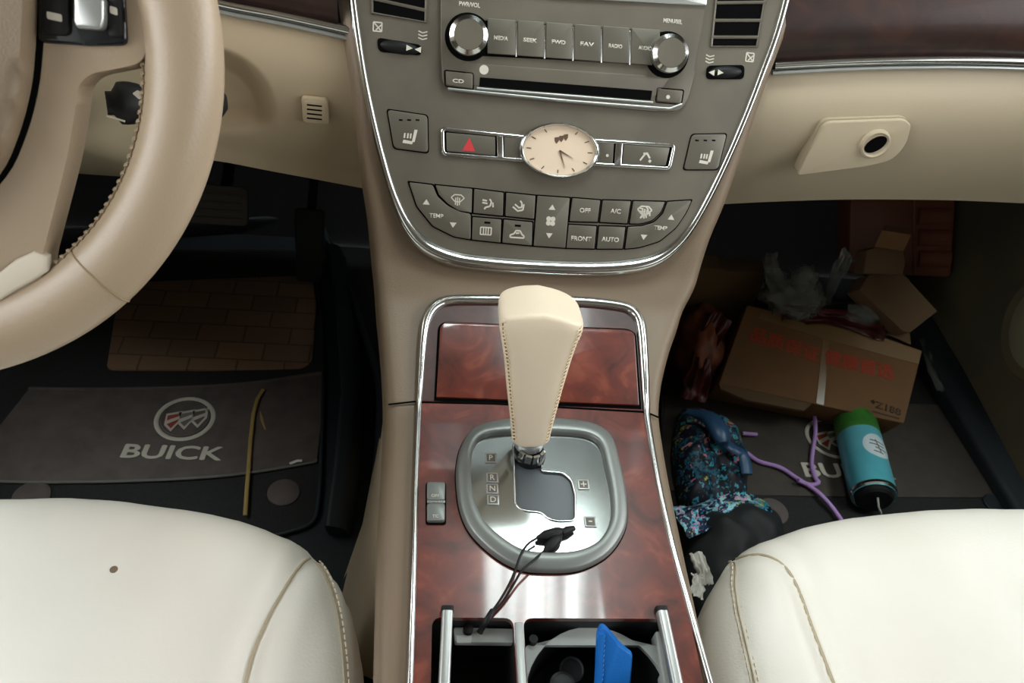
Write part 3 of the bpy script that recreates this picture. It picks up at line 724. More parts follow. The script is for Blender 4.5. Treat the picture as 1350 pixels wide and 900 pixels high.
# climate buttons (outline corners read off the stack face)
CB = [
 ('temperature_rocker', [(538, 239), (571, 243), (577, 258), (590, 270), (606, 278), (621, 281), (621, 316), (598, 312), (570, 298), (549, 272)], [.002] * 10),
 ('defrost_button', [(573, 243), (623, 248), (622, 281), (604, 278), (590, 269), (578, 257)], [.001] * 6),
 ('airflow_button', [(624, 248), (664, 253), (663, 285), (623, 281)], .001),
 ('airflow_button', [(666, 253), (706, 257), (704, 289), (665, 285)], .001),
 ('rear_defrost_button', [(622, 285), (661, 288), (660, 320), (621, 316)], .001),
 ('recirculation_button', [(663, 288), (702, 292), (701, 324), (661, 320)], .001),
 ('fan_rocker', [(707, 257), (751, 260), (745, 327), (702, 324)], .001),
 ('off_button', [(753, 260), (791, 263), (787, 293), (749, 292)], .001),
 ('air_conditioning_button', [(793, 263), (831, 264), (826, 295), (789, 293)], .001),
 ('front_airflow_button', [(833, 264), (876, 265), (870, 280), (858, 291), (843, 295), (828, 295)], [.001, .001, .003, .003, .003, .001]),
 ('front_button', [(748, 295), (786, 297), (783, 328), (745, 327)], .001),
 ('auto_button', [(788, 297), (824, 298), (820, 328), (785, 328)], .001),
 ('temperature_rocker', [(878, 265), (911, 263), (904, 279), (890, 300), (868, 318), (842, 326), (822, 328), (826, 298), (845, 297), (861, 292), (872, 281)], [.001, .002, .003, .004, .004, .004, .001, .001, .003, .003, .003]),
]
bs = [sb(n_, p_, r_2, gap=.0013) for n_, p_, r_2 in CB]
def tri(px, s, up):
    c = ST.px(*px); f = 1 if up else -1
    return [(c[0] - s, c[1] - s * .7 * f), (c[0] + s, c[1] - s * .7 * f), (c[0], c[1] + s * .8 * f)]
for b, u_px, d_px, t_px in ((bs[0], (562, 266), (597, 296), (575, 284)), (bs[12], (883, 286), (847, 312), (869, 300))):
    decal('arrow', ST, [tri(u_px, .0035, True)], hb, 'white_print', b); decal('arrow', ST, [tri(d_px, .0035, False)], hb, 'white_print', b)
    text('legend', 'TEMP', ST, ST.px(*t_px), .0042, hb, 'white_print', b, bold=.02)
decal('arrow', ST, [tri((727, 273), .0035, True)], hb, 'white_print', bs[6]); decal('arrow', ST, [tri((723, 310), .0035, False)], hb, 'white_print', bs[6])
def blade_icon(c, s):
    out = []
    for k in range(4):
        a = math.pi / 4 + k * math.pi / 2; r = .5 * s
        out.append([(c[0] + r * math.cos(a) + .42 * s * math.cos(t * math.pi / 4), c[1] + r * math.sin(a) + .42 * s * math.sin(t * math.pi / 4)) for t in range(8)])
    return out
decal('fan_symbol', ST, blade_icon(ST.px(725, 291), .0062), hb, 'white_print', bs[6])
def strokes(c, s, segs, w=.16):
    out = []
    for (x0, y0, x1, y1) in segs:
        dx, dy = x1 - x0, y1 - y0; L = math.hypot(dx, dy) or 1; nx, ny = -dy / L * w / 2, dx / L * w / 2
        out.append([(c[0] + s * (x0 - nx), c[1] + s * (y0 - ny)), (c[0] + s * (x1 - nx), c[1] + s * (y1 - ny)), (c[0] + s * (x1 + nx), c[1] + s * (y1 + ny)), (c[0] + s * (x0 + nx), c[1] + s * (y0 + ny))])
    return out
fan_wind = [(-1, .3, -.5, .75), (-.5, .75, .5, .75), (.5, .75, 1, .3), (1, .3, .4, -.3), (-1, .3, -.4, -.3), (-.4, -.3, .4, -.3), (-.3, -.8, -.3, .3), (0, -.9, 0, .4), (.3, -.8, .3, .3)]
decal('windscreen_symbol', ST, strokes(ST.px(603, 263), .0065, fan_wind), hb, 'white_print', bs[1])
person_l = [(-.9, .5, -.2, .4), (-.9, .1, -.1, 0), (.2, .7, .5, .3), (.5, .3, .3, -.4), (.3, -.4, -.4, -.6), (-.4, -.6, -.5, -.9), (.7, .2, .8, -.5)]
person_r = [(-.9, -.2, -.2, -.7), (-.6, .2, .1, -.3), (.2, .8, .5, .4), (.5, .4, .5, -.2), (.5, -.2, -.1, -.3), (.8, .3, .7, -.6), (.7, -.6, -.2, -.8)]
decal('airflow_symbol', ST, strokes(ST.px(643, 268), .0065, person_l, .24), hb, 'white_print', bs[2])
decal('airflow_symbol', ST, strokes(ST.px(683, 271), .0065, person_r, .24), hb, 'white_print', bs[3])
rear = [(-.9, -.6, -.9, .6), (-.9, .6, .9, .6), (.9, .6, .9, -.6), (.9, -.6, -.9, -.6), (-.4, -.7, -.4, .5), (0, -.7, 0, .5), (.4, -.7, .4, .5)]
decal('rear_window_symbol', ST, strokes(ST.px(640, 304), .006, rear, .2), hb, 'white_print', bs[4])
carr = [(-1, -.4, -1, -.05), (-1, -.05, -.5, .1), (-.5, .1, -.2, .6), (-.2, .6, .4, .6), (.4, .6, .7, .1), (.7, .1, 1, -.1), (1, -.1, 1, -.4), (1, -.4, -1, -.4), (-.2, .2, .3, .3)]
decal('car_symbol', ST, strokes(ST.px(681, 309), .007, carr, .22), hb, 'white_print', bs[5])
for b, p in ((bs[4], (642, 293)), (bs[5], (682, 297))):
    c = ST.px(*p); decal('indicator', ST, [[(c[0] - .003, c[1] - .001), (c[0] + .003, c[1] - .001), (c[0] + .003, c[1] + .001), (c[0] - .003, c[1] + .001)]], hb, 'gap', b)
decal('airflow_symbol', ST, strokes(ST.px(848, 279), .0075, fan_wind + person_l, .2), hb, 'white_print', bs[9])
for b, s, p in ((bs[7], 'OFF', (770, 277)), (bs[8], 'A/C', (810, 278)), (bs[10], 'FRONT', (765, 314)), (bs[11], 'AUTO', (803, 315))):
    text('legend', s, ST, ST.px(*p), .0048, hb, 'white_print', b, bold=.02)

# vents: housing, fins, thumb wheel and its marks
def vent(o_px, fins, wheel, dots, icons):
    v = prism('vent_opening', ST, ST.P(o_px), H - .004, H + .0006, 'gap', stk)
    tube('vent_rim', [ST.w(u_, v_, H + .0005) for u_, v_ in ST.P(o_px)], .0015, 'taupe', v, closed=True, n=8)
    for (a, b) in fins:
        A, B = ST.W([a, b], 0, .001)
        bm = nb(); add_sweep(bm, [A, B], rpoly([(-.0022, -.002), (.0018, -.002), (.0022, .0035), (-.0006, .0045)], .0006, 2), ST.n)
        obj('fin', bm, 'taupe', v, 40)
    w = prism('wheel_slot', ST, rpoly(ST.P(wheel), .005), H, H + .0007, 'gap', stk)
    c = ST.P(wheel); cx_ = sum(p[0] for p in c) / 4; cy_ = sum(p[1] for p in c) / 4; wl_ = (c[1][0] - c[0][0]) * .43
    an = math.atan2(c[1][1] - c[0][1], c[1][0] - c[0][0]); pr = []
    bm = nb(); rings = []
    for k in range(25):
        q = -1 + 2 * k / 24; rr = .0062 * math.sqrt(max(0.02, 1 - q * q * .9)); x = q * wl_
        rr *= 1 + .03 * (k % 2)
        rings.append([bm.verts.new(ST.w(cx_ + x * math.cos(an) - rr * math.cos(t) * math.sin(an), cy_ + x * math.sin(an) + rr * math.cos(t) * math.cos(an), H - .001 + rr * max(-.2, math.sin(t)))) for t in [2 * math.pi * j / 14 for j in range(14)]])
    for A, B in zip(rings, rings[1:]):
        for j in range(14): bm.faces.new((A[j], A[(j + 1) % 14], B[(j + 1) % 14], B[j]))
    bm.faces.new(rings[0][::-1]); bm.faces.new(rings[-1]); tw = obj('thumb_wheel', bm, 'black', stk, 60)
    decal('wheel_arrows', ST, [[(ST.px(*d)[0] - .003 * f, ST.px(*d)[1] - .0028), (ST.px(*d)[0] - .003 * f, ST.px(*d)[1] + .0028), (ST.px(*d)[0] + .003 * f, ST.px(*d)[1])] for d, f in dots], H + .0055, 'white_print', tw)
    for p, segs in icons: decal('vent_symbol', ST, strokes(ST.px(*p), .005, segs, .22), H, 'white_print', stk)
cross = [(-.8, -.8, -.8, .8), (-.8, .8, .8, .8), (.8, .8, .8, -.8), (.8, -.8, -.8, -.8), (-.8, .8, .8, -.8), (-.3, -.6, .8, .5)]
wavy = [(-.8, .7, 0, .4), (0, .4, .9, .7), (-.8, .1, 0, -.2), (0, -.2, .9, .1), (-.8, -.5, 0, -.8), (0, -.8, .9, -.5)]
vent([(490, -80), (563, -80), (561, 30), (491, 18)], [((484, -64 + 0), (562, -52)), ((486, -36), (562, -24)), ((490, -2), (562, 14))], [(497, 50), (556, 60), (556, 74), (499, 69)], [((540, 65), 1), ((551, 67), -1)], [((498, 36), cross), ((557, 47), wavy)])
vent([(950, -80), (1020, -80), (996, 62), (936, 62)], [((948, -50), (1018, -50)), ((946, -22), (1012, -22)), ((942, 4), (1008, 3)), ((939, 27), (1002, 27)), ((936, 49), (998, 49))], [(930, 87), (980, 86), (979, 105), (929, 105)], [((946, 97), 1), ((934, 97), -1)], [((934, 78), wavy), ((987, 76), cross)])

# ================================================================== radio
rad = thing('car_radio', 'taupe car radio with two round knobs, six preset buttons and a disc slot', 'radio', ST.w(ST.px(740, 125)[0], ST.px(740, 125)[1], H))
ro = rpoly(ST.P([(581, -70), (940, -70), (927, 8), (914, 90), (904, 132), (893, 147), (860, 147), (650, 127), (594, 121), (583, 110), (581, 60)]), [.001, .001, .001, .004, .008, .006, .004, .003, .006, .006, .002])
fr = prism('radio_face', ST, ro, H - .001, H + .0042, 'taupe', rad, bev=.003, seg=3)
HR = H + .0042
# raised lips that catch the light
tube('lower_lip', [ST.w(u, v, HR - .0002) for u, v in ST.P([(590, 118), (640, 123), (750, 134), (880, 144), (896, 138)])], .0014, 'satin', rad, n=8)
prism('display_frame', ST, rpoly(ST.P([(590, -60), (934, -60), (927, 10), (760, 1), (700, -4), (600, -12)]), .002), HR - .001, HR + .003, 'satin', rad, bev=.002)
prism('display_screen', ST, rpoly(ST.P([(606, -60), (916, -60), (912, 3), (760, -5), (700, -10), (612, -18)]), .002), HR, HR + .0036, 'black_gloss', rad, bev=.0003)
prism('button_recess', ST, ST.P([(612, 27), (888, 45), (884, 88), (612, 74)]), HR - .001, HR + .0003, 'gap', rad)
xs = [(642, 678), (681, 715), (718, 752), (755, 789), (792, 826), (829, 866)]
leg = ['MEDIA', 'SEEK', 'FWD', 'FAV', 'RADIO', 'AUDIO']
for i, (x0, x1) in enumerate(xs):
    yt = lambda x: 26.5 + (x - 640) * .067; yb = lambda x: 72 + (x - 640) * .072
    b = prism('preset_button', ST, rpoly(ST.P([(x0, yt(x0)), (x1, yt(x1)), (x1 - .5, yb(x1)), (x0 - .5, yb(x0))]), .0008), HR, HR + .0035, 'button', rad, bev=.001)
    xm = (x0 + x1) / 2 - 1; text('legend', leg[i], ST, ST.px(xm, (yt(xm) + yb(xm)) / 2 + 2), .0038, HR + .0035, 'white_print', b, width=.0135, bold=.03)
for x in (679.2, 716.3, 753.3, 790.3, 827.3):
    y0 = 30 + (x - 640) * .067; y1 = 74 + (x - 640) * .072
    prism('chrome_divider', ST, ST.P([(x - 1.1, y0), (x + 1.1, y0 + .1), (x + .4, y1), (x - 1.8, y1)]), HR, HR + .0028, 'chrome', rad, bev=.0006)
# slot with lower lip
prism('slot_recess', ST, rpoly(ST.P([(610, 84), (880, 103), (862, 128), (800, 129), (618, 113)]), .004), HR - .0006, HR + .0004, 'taupe', rad, bev=.0003)
prism('disc_slot', ST, ST.P([(632, 103), (857, 120.5), (855, 133), (631, 115)]), HR - .0005, HR + .0007, 'gap', rad)
tube('slot_lip', [ST.w(u, v, HR + .0003) for u, v in ST.P([(628, 117.5), (740, 126.5), (858, 136)])], .0013, 'satin', rad, n=8)
b = prism('eject_button', ST, rpoly(ST.P([(587, 95), (622, 99), (622, 118), (588, 113)]), .002), HR - .0005, HR + .0018, 'button', rad, bev=.0008); text('legend', 'CD', ST, ST.px(604, 107, HR), .0036, HR + .0018, 'white_print', b, width=.011, bold=.03)
tube('button_outline', [ST.w(u, v, HR) for u, v in rpoly(ST.P([(585.5, 93.5), (623.5, 97.5), (623.5, 119.5), (586.5, 114.5)]), .002)], .0006, 'gap', rad, closed=True, n=5)
b = prism('clock_button', ST, rpoly(ST.P([(865, 118), (897, 121), (894, 137), (863, 134)]), .002), HR - .0005, HR + .0018, 'button', rad, bev=.0008)
decal('button_mark', ST, [[(ST.px(880, 128, HR)[0] + a, ST.px(880, 128, HR)[1] + c) for a, c in circ(.002, 10)]], HR + .0018, 'white_print', b)
tube('button_outline', [ST.w(u, v, HR) for u, v in rpoly(ST.P([(863.5, 116.5), (898.5, 119.5), (895.5, 138.5), (861.5, 135.5)]), .002)], .0006, 'gap', rad, closed=True, n=5)
decal('disc_symbol', ST, [arc_pts(ST.px(638, 92, HR), .0002, .0045, 0, 359, 14)], HR + .0003, 'white_print', rad)
text('volume_legend', 'PWR/VOL', ST, ST.px(619, 6, HR), .0042, HR, 'white_print', rad, width=.02, bold=.03)
text('tune_legend', 'MENU/SEL', ST, ST.px(887, 28, HR), .0042, HR, 'white_print', rad, width=.019, bold=.03)
for (x, y) in ((618, 46), (884, 70)):
    c = ST.px(x, y, HR + .012); r = .0185
    cc2 = ST.px(x, y + 0, HR + .004)
    bm = nb(); add_lathe(bm, ST, c, [(r * 1.2, HR - .0005), (r * 1.18, HR + .0012), (r * 1.08, HR + .001)], 40); kr = obj('knob_recess', bm, 'gap', rad)
    bm = nb(); add_lathe(bm, ST, c, [(r * 1.0, HR), (r, HR + .010), (r * .97, HR + .0125), (r * .76, HR + .0152), (r * .72, HR + .0142)], 48, caps=False); kk = obj('knob', bm, 'chrome', rad, 40)
    bm = nb(); add_lathe(bm, ST, c, [(r * .745, HR + .0135), (r * .74, HR + .0151), (r * .4, HR + .0148), (.0004, HR + .0146)], 40); obj('knob_cap', bm, 'taupe', kk, 40)

# ================================================================== steering wheel
sw = thing('steering_wheel', 'cream leather steering wheel with a worn lower spoke, left edge of the picture', 'steering wheel', (-.326, .475, .763))
N = 160; RR = .185
bm = nb(); rings = []
for i in range(N):
    a = 2 * math.pi * i / N; er = Vector((0, 0, 0)) + WH.u * math.cos(a) + WH.v * math.sin(a)
    row = []
    for k in range(24):
        t = 2 * math.pi * k / 24; rr = .0195 + .0012 * math.cos(2 * t)
        # finger grooves on the inner side of the lower right grip
        g = max(0, -math.cos(t)) ** 2 * .0
        row.append(bm.verts.new(WH.o + er * (RR + (rr + .002) * math.cos(t)) + WH.n * ((rr + .0005) * math.sin(t))))
    rings.append(row)
for i in range(N):
    A, B = rings[i], rings[(i + 1) % N]
    for k in range(24): bm.faces.new((A[k], A[(k + 1) % 24], B[(k + 1) % 24], B[k]))
rim = obj('rim', bm, 'leather', sw, 80)
def rimpt(a, t, e=0):
    er = WH.u * math.cos(a) + WH.v * math.sin(a); rr = .0195 + .0012 * math.cos(2 * t) + e
    return WH.o + er * (RR + (rr + .002) * math.cos(t)) + WH.n * ((rr + .0005) * math.sin(t)), (er * math.cos(t) + WH.n * math.sin(t))
# lacing bumps along the inner edge, seam ring where the two leathers meet
pts = []; nr = []
for k in range(181):
    p, n_ = rimpt(R(-50 + 110 * k / 180), R(163), .0004); pts.append(p); nr.append(n_)
bm = nb(); add_stitches(bm, pts, nr, .0042, .0028, .0011, R(50)); obj('lacing', bm, 'leather', rim, 60)
tube('seam', pts, .0006, 'thread_dark', rim, n=6)
# angle of the cross seam: pixel (150, 378)
pu, pv = WH.px(143, 372); sa = math.atan2(pv, pu)
tube('cross_seam', [rimpt(sa + .02 * math.sin(t), t, .0001)[0] for t in [R(-20 + 200 * k / 30) for k in range(31)]], .0006, 'thread_dark', rim, n=6)
# hub with spokes in the wheel plane
hp = WH.P([(0, -75), (195, -75), (200, -10), (202, 55), (196, 84), (160, 92), (128, 98), (112, 112), (107, 150), (98, 205), (80, 275), (62, 345), (66, 385), (20, 408)], .0)
right = rpoly(hp, [.001, .001, .001, .004, .008, .01, .02, .02, .02, .02, .02, .01, .004, .004])
right = [p for p in right]
lefts = [(-u, v) for u, v in reversed(right)]
prism('spokes', WH, right + lefts, -.014, .010, 'leather', sw, bev=.009, seg=4, smooth=60)
ac = WH.P([(46, -75), (47, 0), (44, 62), (38, 118), (22, 178), (-4, 232), (-60, 285), (-130, 310)], .014)
ac = [(u, v) for u, v in ac]
acr = [(v.x, v.y) for v in catmull([Vector((u, v, 0)) for u, v in ac], False, 4)]
prism('airbag_cover', WH, acr + [(-u, v) for u, v in reversed(acr)], .004, .030, 'leather_dark', sw, bev=.010, seg=4, smooth=60)
go = [(u * 1.02 + .0015, v * 1.01) for u, v in acr]
prism('cover_gap', WH, go + [(-u, v) for u, v in reversed(go)], .004, .0112, 'gap', sw)
# switch pod on the right spoke
pod = prism('switch_pod', WH, rpoly(WH.P([(50, -75), (160, -75), (166, 20), (168, 60), (120, 61), (50, 56)], .012), .004), .006, .0135, 'black_gloss', sw, bev=.002)
prism('toggle_switch', WH, rpoly(WH.P([(100, -8), (140, -4), (140, 30), (136, 40), (104, 38), (100, 30)], .018), .004), .012, .022, 'satin', pod, bev=.004, seg=3)
prism('cruise_button', WH, rpoly(WH.P([(56, -30), (92, -28), (93, 48), (56, 46)], .014), .004), .012, .0165, 'black', pod, bev=.0015)
prism('phone_button', WH, rpoly(WH.P([(144, -30), (160, -28), (163, 50), (144, 50)], .014), .003), .012, .0165, 'black', pod, bev=.0015)
decal('button_marks', WH, [[(WH.px(x, y, .0165)[0] + a, WH.px(x, y, .0165)[1] + b) for a, b in rpoly([(-w_, -.0015), (w_, -.0025), (w_, .0015), (-w_, .0025)], .001)] for x, y, w_ in ((72, 22, .004), (150, 14, .002))], .0166, 'white_print', pod)
# chipped pale leather where the lower spoke meets the rim
wp = WH.P([(-30, 372), (0, 358), (20, 342), (44, 331), (60, 338), (62, 358), (40, 372), (18, 384), (0, 396), (-30, 408)], .012)
bm = nb()
add_prism(bm, WH, wp, .004, .0125, .002)
obj('worn_patch', bm, 'worn', sw, 60)

# ================================================================== steering column with stalk
scn = thing('steering_column', 'beige steering column shroud with a thick black wiper stalk behind the wheel', 'steering column', (-.326, .70, .60))
bm = nb(); rings = []
for t, hw, hh in ((0, .052, .045), (.3, .058, .052), (.7, .062, .058), (1, .066, .062)):
    c = WH.o + Vector((-.0, .06, -.03)).lerp(Vector((.0, .34, -.17)), t)
    rings.append([bm.verts.new(c + Vector((1, 0, 0)) * x + Vector((0, .45, .89)) * y) for x, y in rpoly([(-hw, -hh * (1 + .9 * t)), (hw, -hh * (1 + .9 * t)), (hw, hh), (-hw, hh)], .025)])
for A, B in zip(rings, rings[1:]):
    for k in range(len(A)): bm.faces.new((A[k], A[(k + 1) % len(A)], B[(k + 1) % len(A)], B[k]))
bm.faces.new(rings[0][::-1]); bm.faces.new(rings[-1]); obj('column_shroud', bm, 'shroud', scn, 50)
sp0 = yp(140, 136, .60); sp1 = yp(299, 135, .63)
pts = [sp0.lerp(sp1, k / 20) for k in range(21)]
bm = nb(); add_sweep(bm, pts, circ(.0165, 24), Vector((0, -.7, .7)), scale=[.55 if k < 2 else (.8 + .2 * math.sin(k * .5)) if k < 18 else (.9, .7, .35)[k - 18] for k in range(21)]); stl = obj('wiper_stalk', bm, 'black', scn, 60)
SPL = Plane(yp(184, 125, .59), (1, 0, 0), (0, .6, .8))
decal('stalk_mark', SPL, [[(a, b) for a, b in rpoly([(-.004, .0), (.0, .003), (.004, -.001), (.001, -.004)], .001)]], .003, 'white_print', stl, .001)
decal('stalk_mark', SPL, [[(-.016 + a, -.018 + b) for a, b in ((-.007, .001), (.006, -.002), (.006, -.0035), (-.007, -.0005))]], .001, 'white_print', stl, .001)

# ================================================================== seats
def make_seat(name, label, out_px, back_px, seam_px, stitch_px, zt, pin):
    """cushion: outline rolled over at the edge; the seam lines crease the top"""
    t = thing(name, label, 'seat', (pin[0], pin[1], 0))
    ol = [zp(x, y, zt - .042) for x, y in out_px]
    ol = [Vector((p.x, p.y)) for p in catmull(ol, False, 10)] + [Vector(p) for p in back_px]
    # resample
    seg = [(ol[(i + 1) % len(ol)] - ol[i]).length for i in range(len(ol))]; T = sum(seg); NN = 260; res = []
    k = 0; acc = 0
    for i in range(NN):
        s = T * i / NN
        while acc + seg[k] < s: acc += seg[k]; k += 1
        res.append(ol[k].lerp(ol[(k + 1) % len(ol)], (s - acc) / seg[k]))
    seams = [[zp(x, y, zt - .008) for x, y in L] for L in seam_px]; seams = [[Vector((p.x, p.y)) for p in catmull(L, False, 5)] for L in seams]
    st = [[zp(x, y, zt - .012) for x, y in L] for L in stitch_px]; st = [[Vector((p.x, p.y)) for p in catmull(L, False, 8)] for L in st]
    def dseg(p, a, b):
        ab = b - a; q = max(0, min(1, (p - a).dot(ab) / max(1e-12, ab.length_squared))); return (p - a - ab * q).length
    def dpoly(p, L, closed=False):
        return min(dseg(p, L[i], L[(i + 1) % len(L)]) for i in range(len(L) if closed else len(L) - 1))
    RO = .075; coarse = res[::3]
    def top(p):
        dd = dpoly(p, coarse, True)
        z = zt - (RO * (1 - math.sqrt(max(0, 1 - (1 - dd / RO) ** 2))) * .62 if dd < RO else 0)
        z -= .010 * math.exp(-((dd - .2) / .08) ** 2) * 0 - .012 * math.exp(-(dd / .10) ** 2)
        z += .0025 * noise.noise(Vector((p.x * 9, p.y * 5, 3))) + .0015 * noise.noise(Vector((p.x * 25, p.y * 9, 1)))
        for L in seams: z -= .0045 * math.exp(-(dpoly(p, L) / .007) ** 2) - .004 * math.exp(-((dpoly(p, L) - .02) / .014) ** 2)
        for L in st: z -= .0016 * math.exp(-(dpoly(p, L) / .0025) ** 2)
        return z
    cen = Vector((sum(p.x for p in res) / NN, sum(p.y for p in res) / NN)); bm = nb(); prev = None
    for (ins, zz) in ((.03, .06), (.012, .14), (.002, zt - .10), (-.0005, zt - .065)):
        row = []
        for p in res: q = p + (cen - p).normalized() * ins; row.append(bm.verts.new((q.x, q.y, zz)))
        if prev:
            for k in range(NN): bm.faces.new((prev[k], prev[(k + 1) % NN], row[(k + 1) % NN], row[k]))
        prev = row
    ts = [0, .006, .014, .025, .04, .06] + [.06 + .94 * (k / 52) ** 1.0 for k in range(1, 52)]
    for tt in ts:
        row = [bm.verts.new((p.x + (cen.x - p.x) * tt, p.y + (cen.y - p.y) * tt, top(p + (cen - p) * tt))) for p in res]
        for k in range(NN): bm.faces.new((prev[k], prev[(k + 1) % NN], row[(k + 1) % NN], row[k]))
        prev = row
    bm.faces.new(prev)
    cu = obj('leather_cover', bm, 'seat', t, 70)
    for L in seams: tube('seam', [Vector((p.x, p.y, top(p) + .0016)) for p in L], .0014, 'seam', cu, n=6)
    for L in st:
        pp = [Vector((p.x, p.y, top(p) + .0014)) for p in L]
        bm = nb(); add_stitches(bm, pp, Vector((0, 0, 1)), .0042, .0022, .0007, 0, .0035); add_stitches(bm, pp, Vector((0, 0, 1)), .0042, .0022, .0007, 0, -.0035); obj('stitching', bm, 'thread', cu, 60)
        tube('welt', pp, .0009, 'seam', cu, n=6)
    bm = nb(); add_box(bm, (cen.x, cen.y - .02, .035), (.40, .40, .07), bev=.01); obj('seat_base', bm, 'black', t)
    return t, top, cu
ds, dtop, dcu = make_seat('seat_cushion', 'cream leather driver seat cushion with a small burn hole, below the steering wheel', [(-330, 712), (-200, 690), (-100, 677), (0, 672), (100, 671), (200, 678), (290, 692), (350, 709), (405, 738), (440, 773), (463, 818), (475, 870), (481, 920), (484, 1000), (488, 1200)],
    [(-.03, -.16), (-.10, -.20), (-.55, -.20), (-.62, -.14), (-.635, .1), (-.63, .3)],
    [[(408, 728), (396, 748), (376, 785), (352, 830), (332, 880), (322, 940), (318, 1050)]], [[(416, 737), (432, 768), (444, 810), (451, 860), (455, 920), (458, 1050)]], .345, (-.33, .2))
ps_, ptop, pcu = make_seat('seat_cushion', 'cream leather passenger seat cushion in the lower right, in front of the cluttered footwell', [(945, 1300), (935, 1100), (925, 960), (921, 890), (922, 845), (928, 805), (941, 774), (960, 748), (990, 730), (1030, 713), (1080, 700), (1150, 689), (1250, 683), (1350, 684), (1500, 694), (1620, 705), (1700, 740)],
    [(.90, .36), (.90, .1), (.89, -.14), (.80, -.2), (.36, -.2), (.28, -.15)],
    [[(978, 724), (1005, 732), (1030, 755), (1048, 790), (1064, 830), (1082, 875), (1110, 950), (1140, 1050)]], [[(972, 730), (967, 770), (969, 810), (976, 850), (986, 900), (1000, 970), (1010, 1050)]], .345, (.59, .2))
hp_ = zp(152, 755, .345); hp_.z = dtop(Vector((hp_.x, hp_.y)))
bm = nb(); add_lathe(bm, Plane(hp_), (0, 0), [(.0035, -.001), (.0032, .0004), (.0015, .0006), (.0003, .0002)], 14); obj('burn_hole', bm, 'leather_dark', dcu, label='small dark burn hole')

# ================================================================== driver footwell
def fz(pts, z=.02): return [(zp(x, y, z).x, zp(x, y, z).y) for x, y in pts]
G0 = Plane((0, 0, 0))
# rubber tray mat with raised rim and a flap on the tunnel side
tray = thing('rubber_tray_mat', 'black rubber tray liner with upturned rim under the driver floor mat', 'floor liner', (-.35, .75, 0))
to = rpoly(fz([(-160, 700), (-40, 330), (420, 300), (470, 420), (505, 520), (500, 640), (478, 760), (400, 860), (-100, 900)], .0), .05)
bm = nb(); add_prism(bm, G0, to, .002, .007, .002); obj('tray_floor', bm, 'rubber', tray)
rim_p = [Vector((p[0], p[1], .012)) for p in to]
bm = nb(); add_sweep(bm, rim_p, rpoly([(-.012, -.008), (.012, -.008), (.008, .02), (-.002, .024)], .004, 2), Vector((0, 0, 1)), closed=True); obj('tray_rim', bm, 'rubber', tray, 50)
fl = [zp(448, 330, .03), zp(462, 430, .04), zp(470, 520, .05), zp(462, 620, .05), zp(452, 700, .03)]
bm = nb(); add_sweep(bm, fl, rpoly([(-.014, -.03), (.02, -.02), (.024, .02), (.0, .012)], .008, 3), Vector((0, 0, 1))); obj('side_flap', bm, 'rubber', tray, 50)

dm = thing('driver_floor_mat', 'black driver floor mat with brown band reading BUICK and tri-shield badge', 'floor mat', (-.35, .8, 0))
mo = rpoly(fz([(-30, 480), (30, 430), (120, 365), (150, 330), (412, 330), (424, 420), (426, 520), (422, 640), (416, 690), (330, 715), (250, 730), (-60, 745)], .014), [.02, .02, .02, .02, .02, .01, .01, .02, .02, .02, .01, .01])
bm = nb(); add_prism(bm, G0, mo, .007, .014, .002); obj('mat_base', bm, 'carpet', dm)
tube('mat_edge', [Vector((a, b, .0135)) for a, b in mo], .0035, 'rubber', dm, closed=True, n=8)
band_px = [(38, 512), (120, 513), (230, 511), (330, 505), (424, 491), (423, 560), (418, 606), (405, 611), (300, 627), (180, 634), (60, 636), (-30, 634), (-12, 575)]
bo2 = fz(band_px, .017); bm = nb(); add_prism(bm, G0, bo2, .012, .017, .001); bnd = obj('brown_band', bm, 'mat_band', dm)
tube('band_piping', [Vector((*fz([p], .017)[0], .0175)) for p in catmull([Vector(q) for q in band_px[6:12]], False, 5)], .0022, 'grey_print', bnd, n=8)
tube('band_piping', [Vector((*fz([p], .017)[0], .0165)) for p in catmull([Vector(q) for q in band_px[0:5]], False, 5)], .003, 'mat_band', bnd, n=8)
hpx = [(158, 372), (412, 362), (417, 400), (412, 476), (400, 484), (270, 487), (140, 486)]
hp2 = rpoly(fz(hpx, .018), .012); bm = nb(); add_prism(bm, G0, hp2, .012, .018, .002); obj('heel_pad', bm, 'mat_brick', dm, label='brown heel pad woven in a brick pattern')
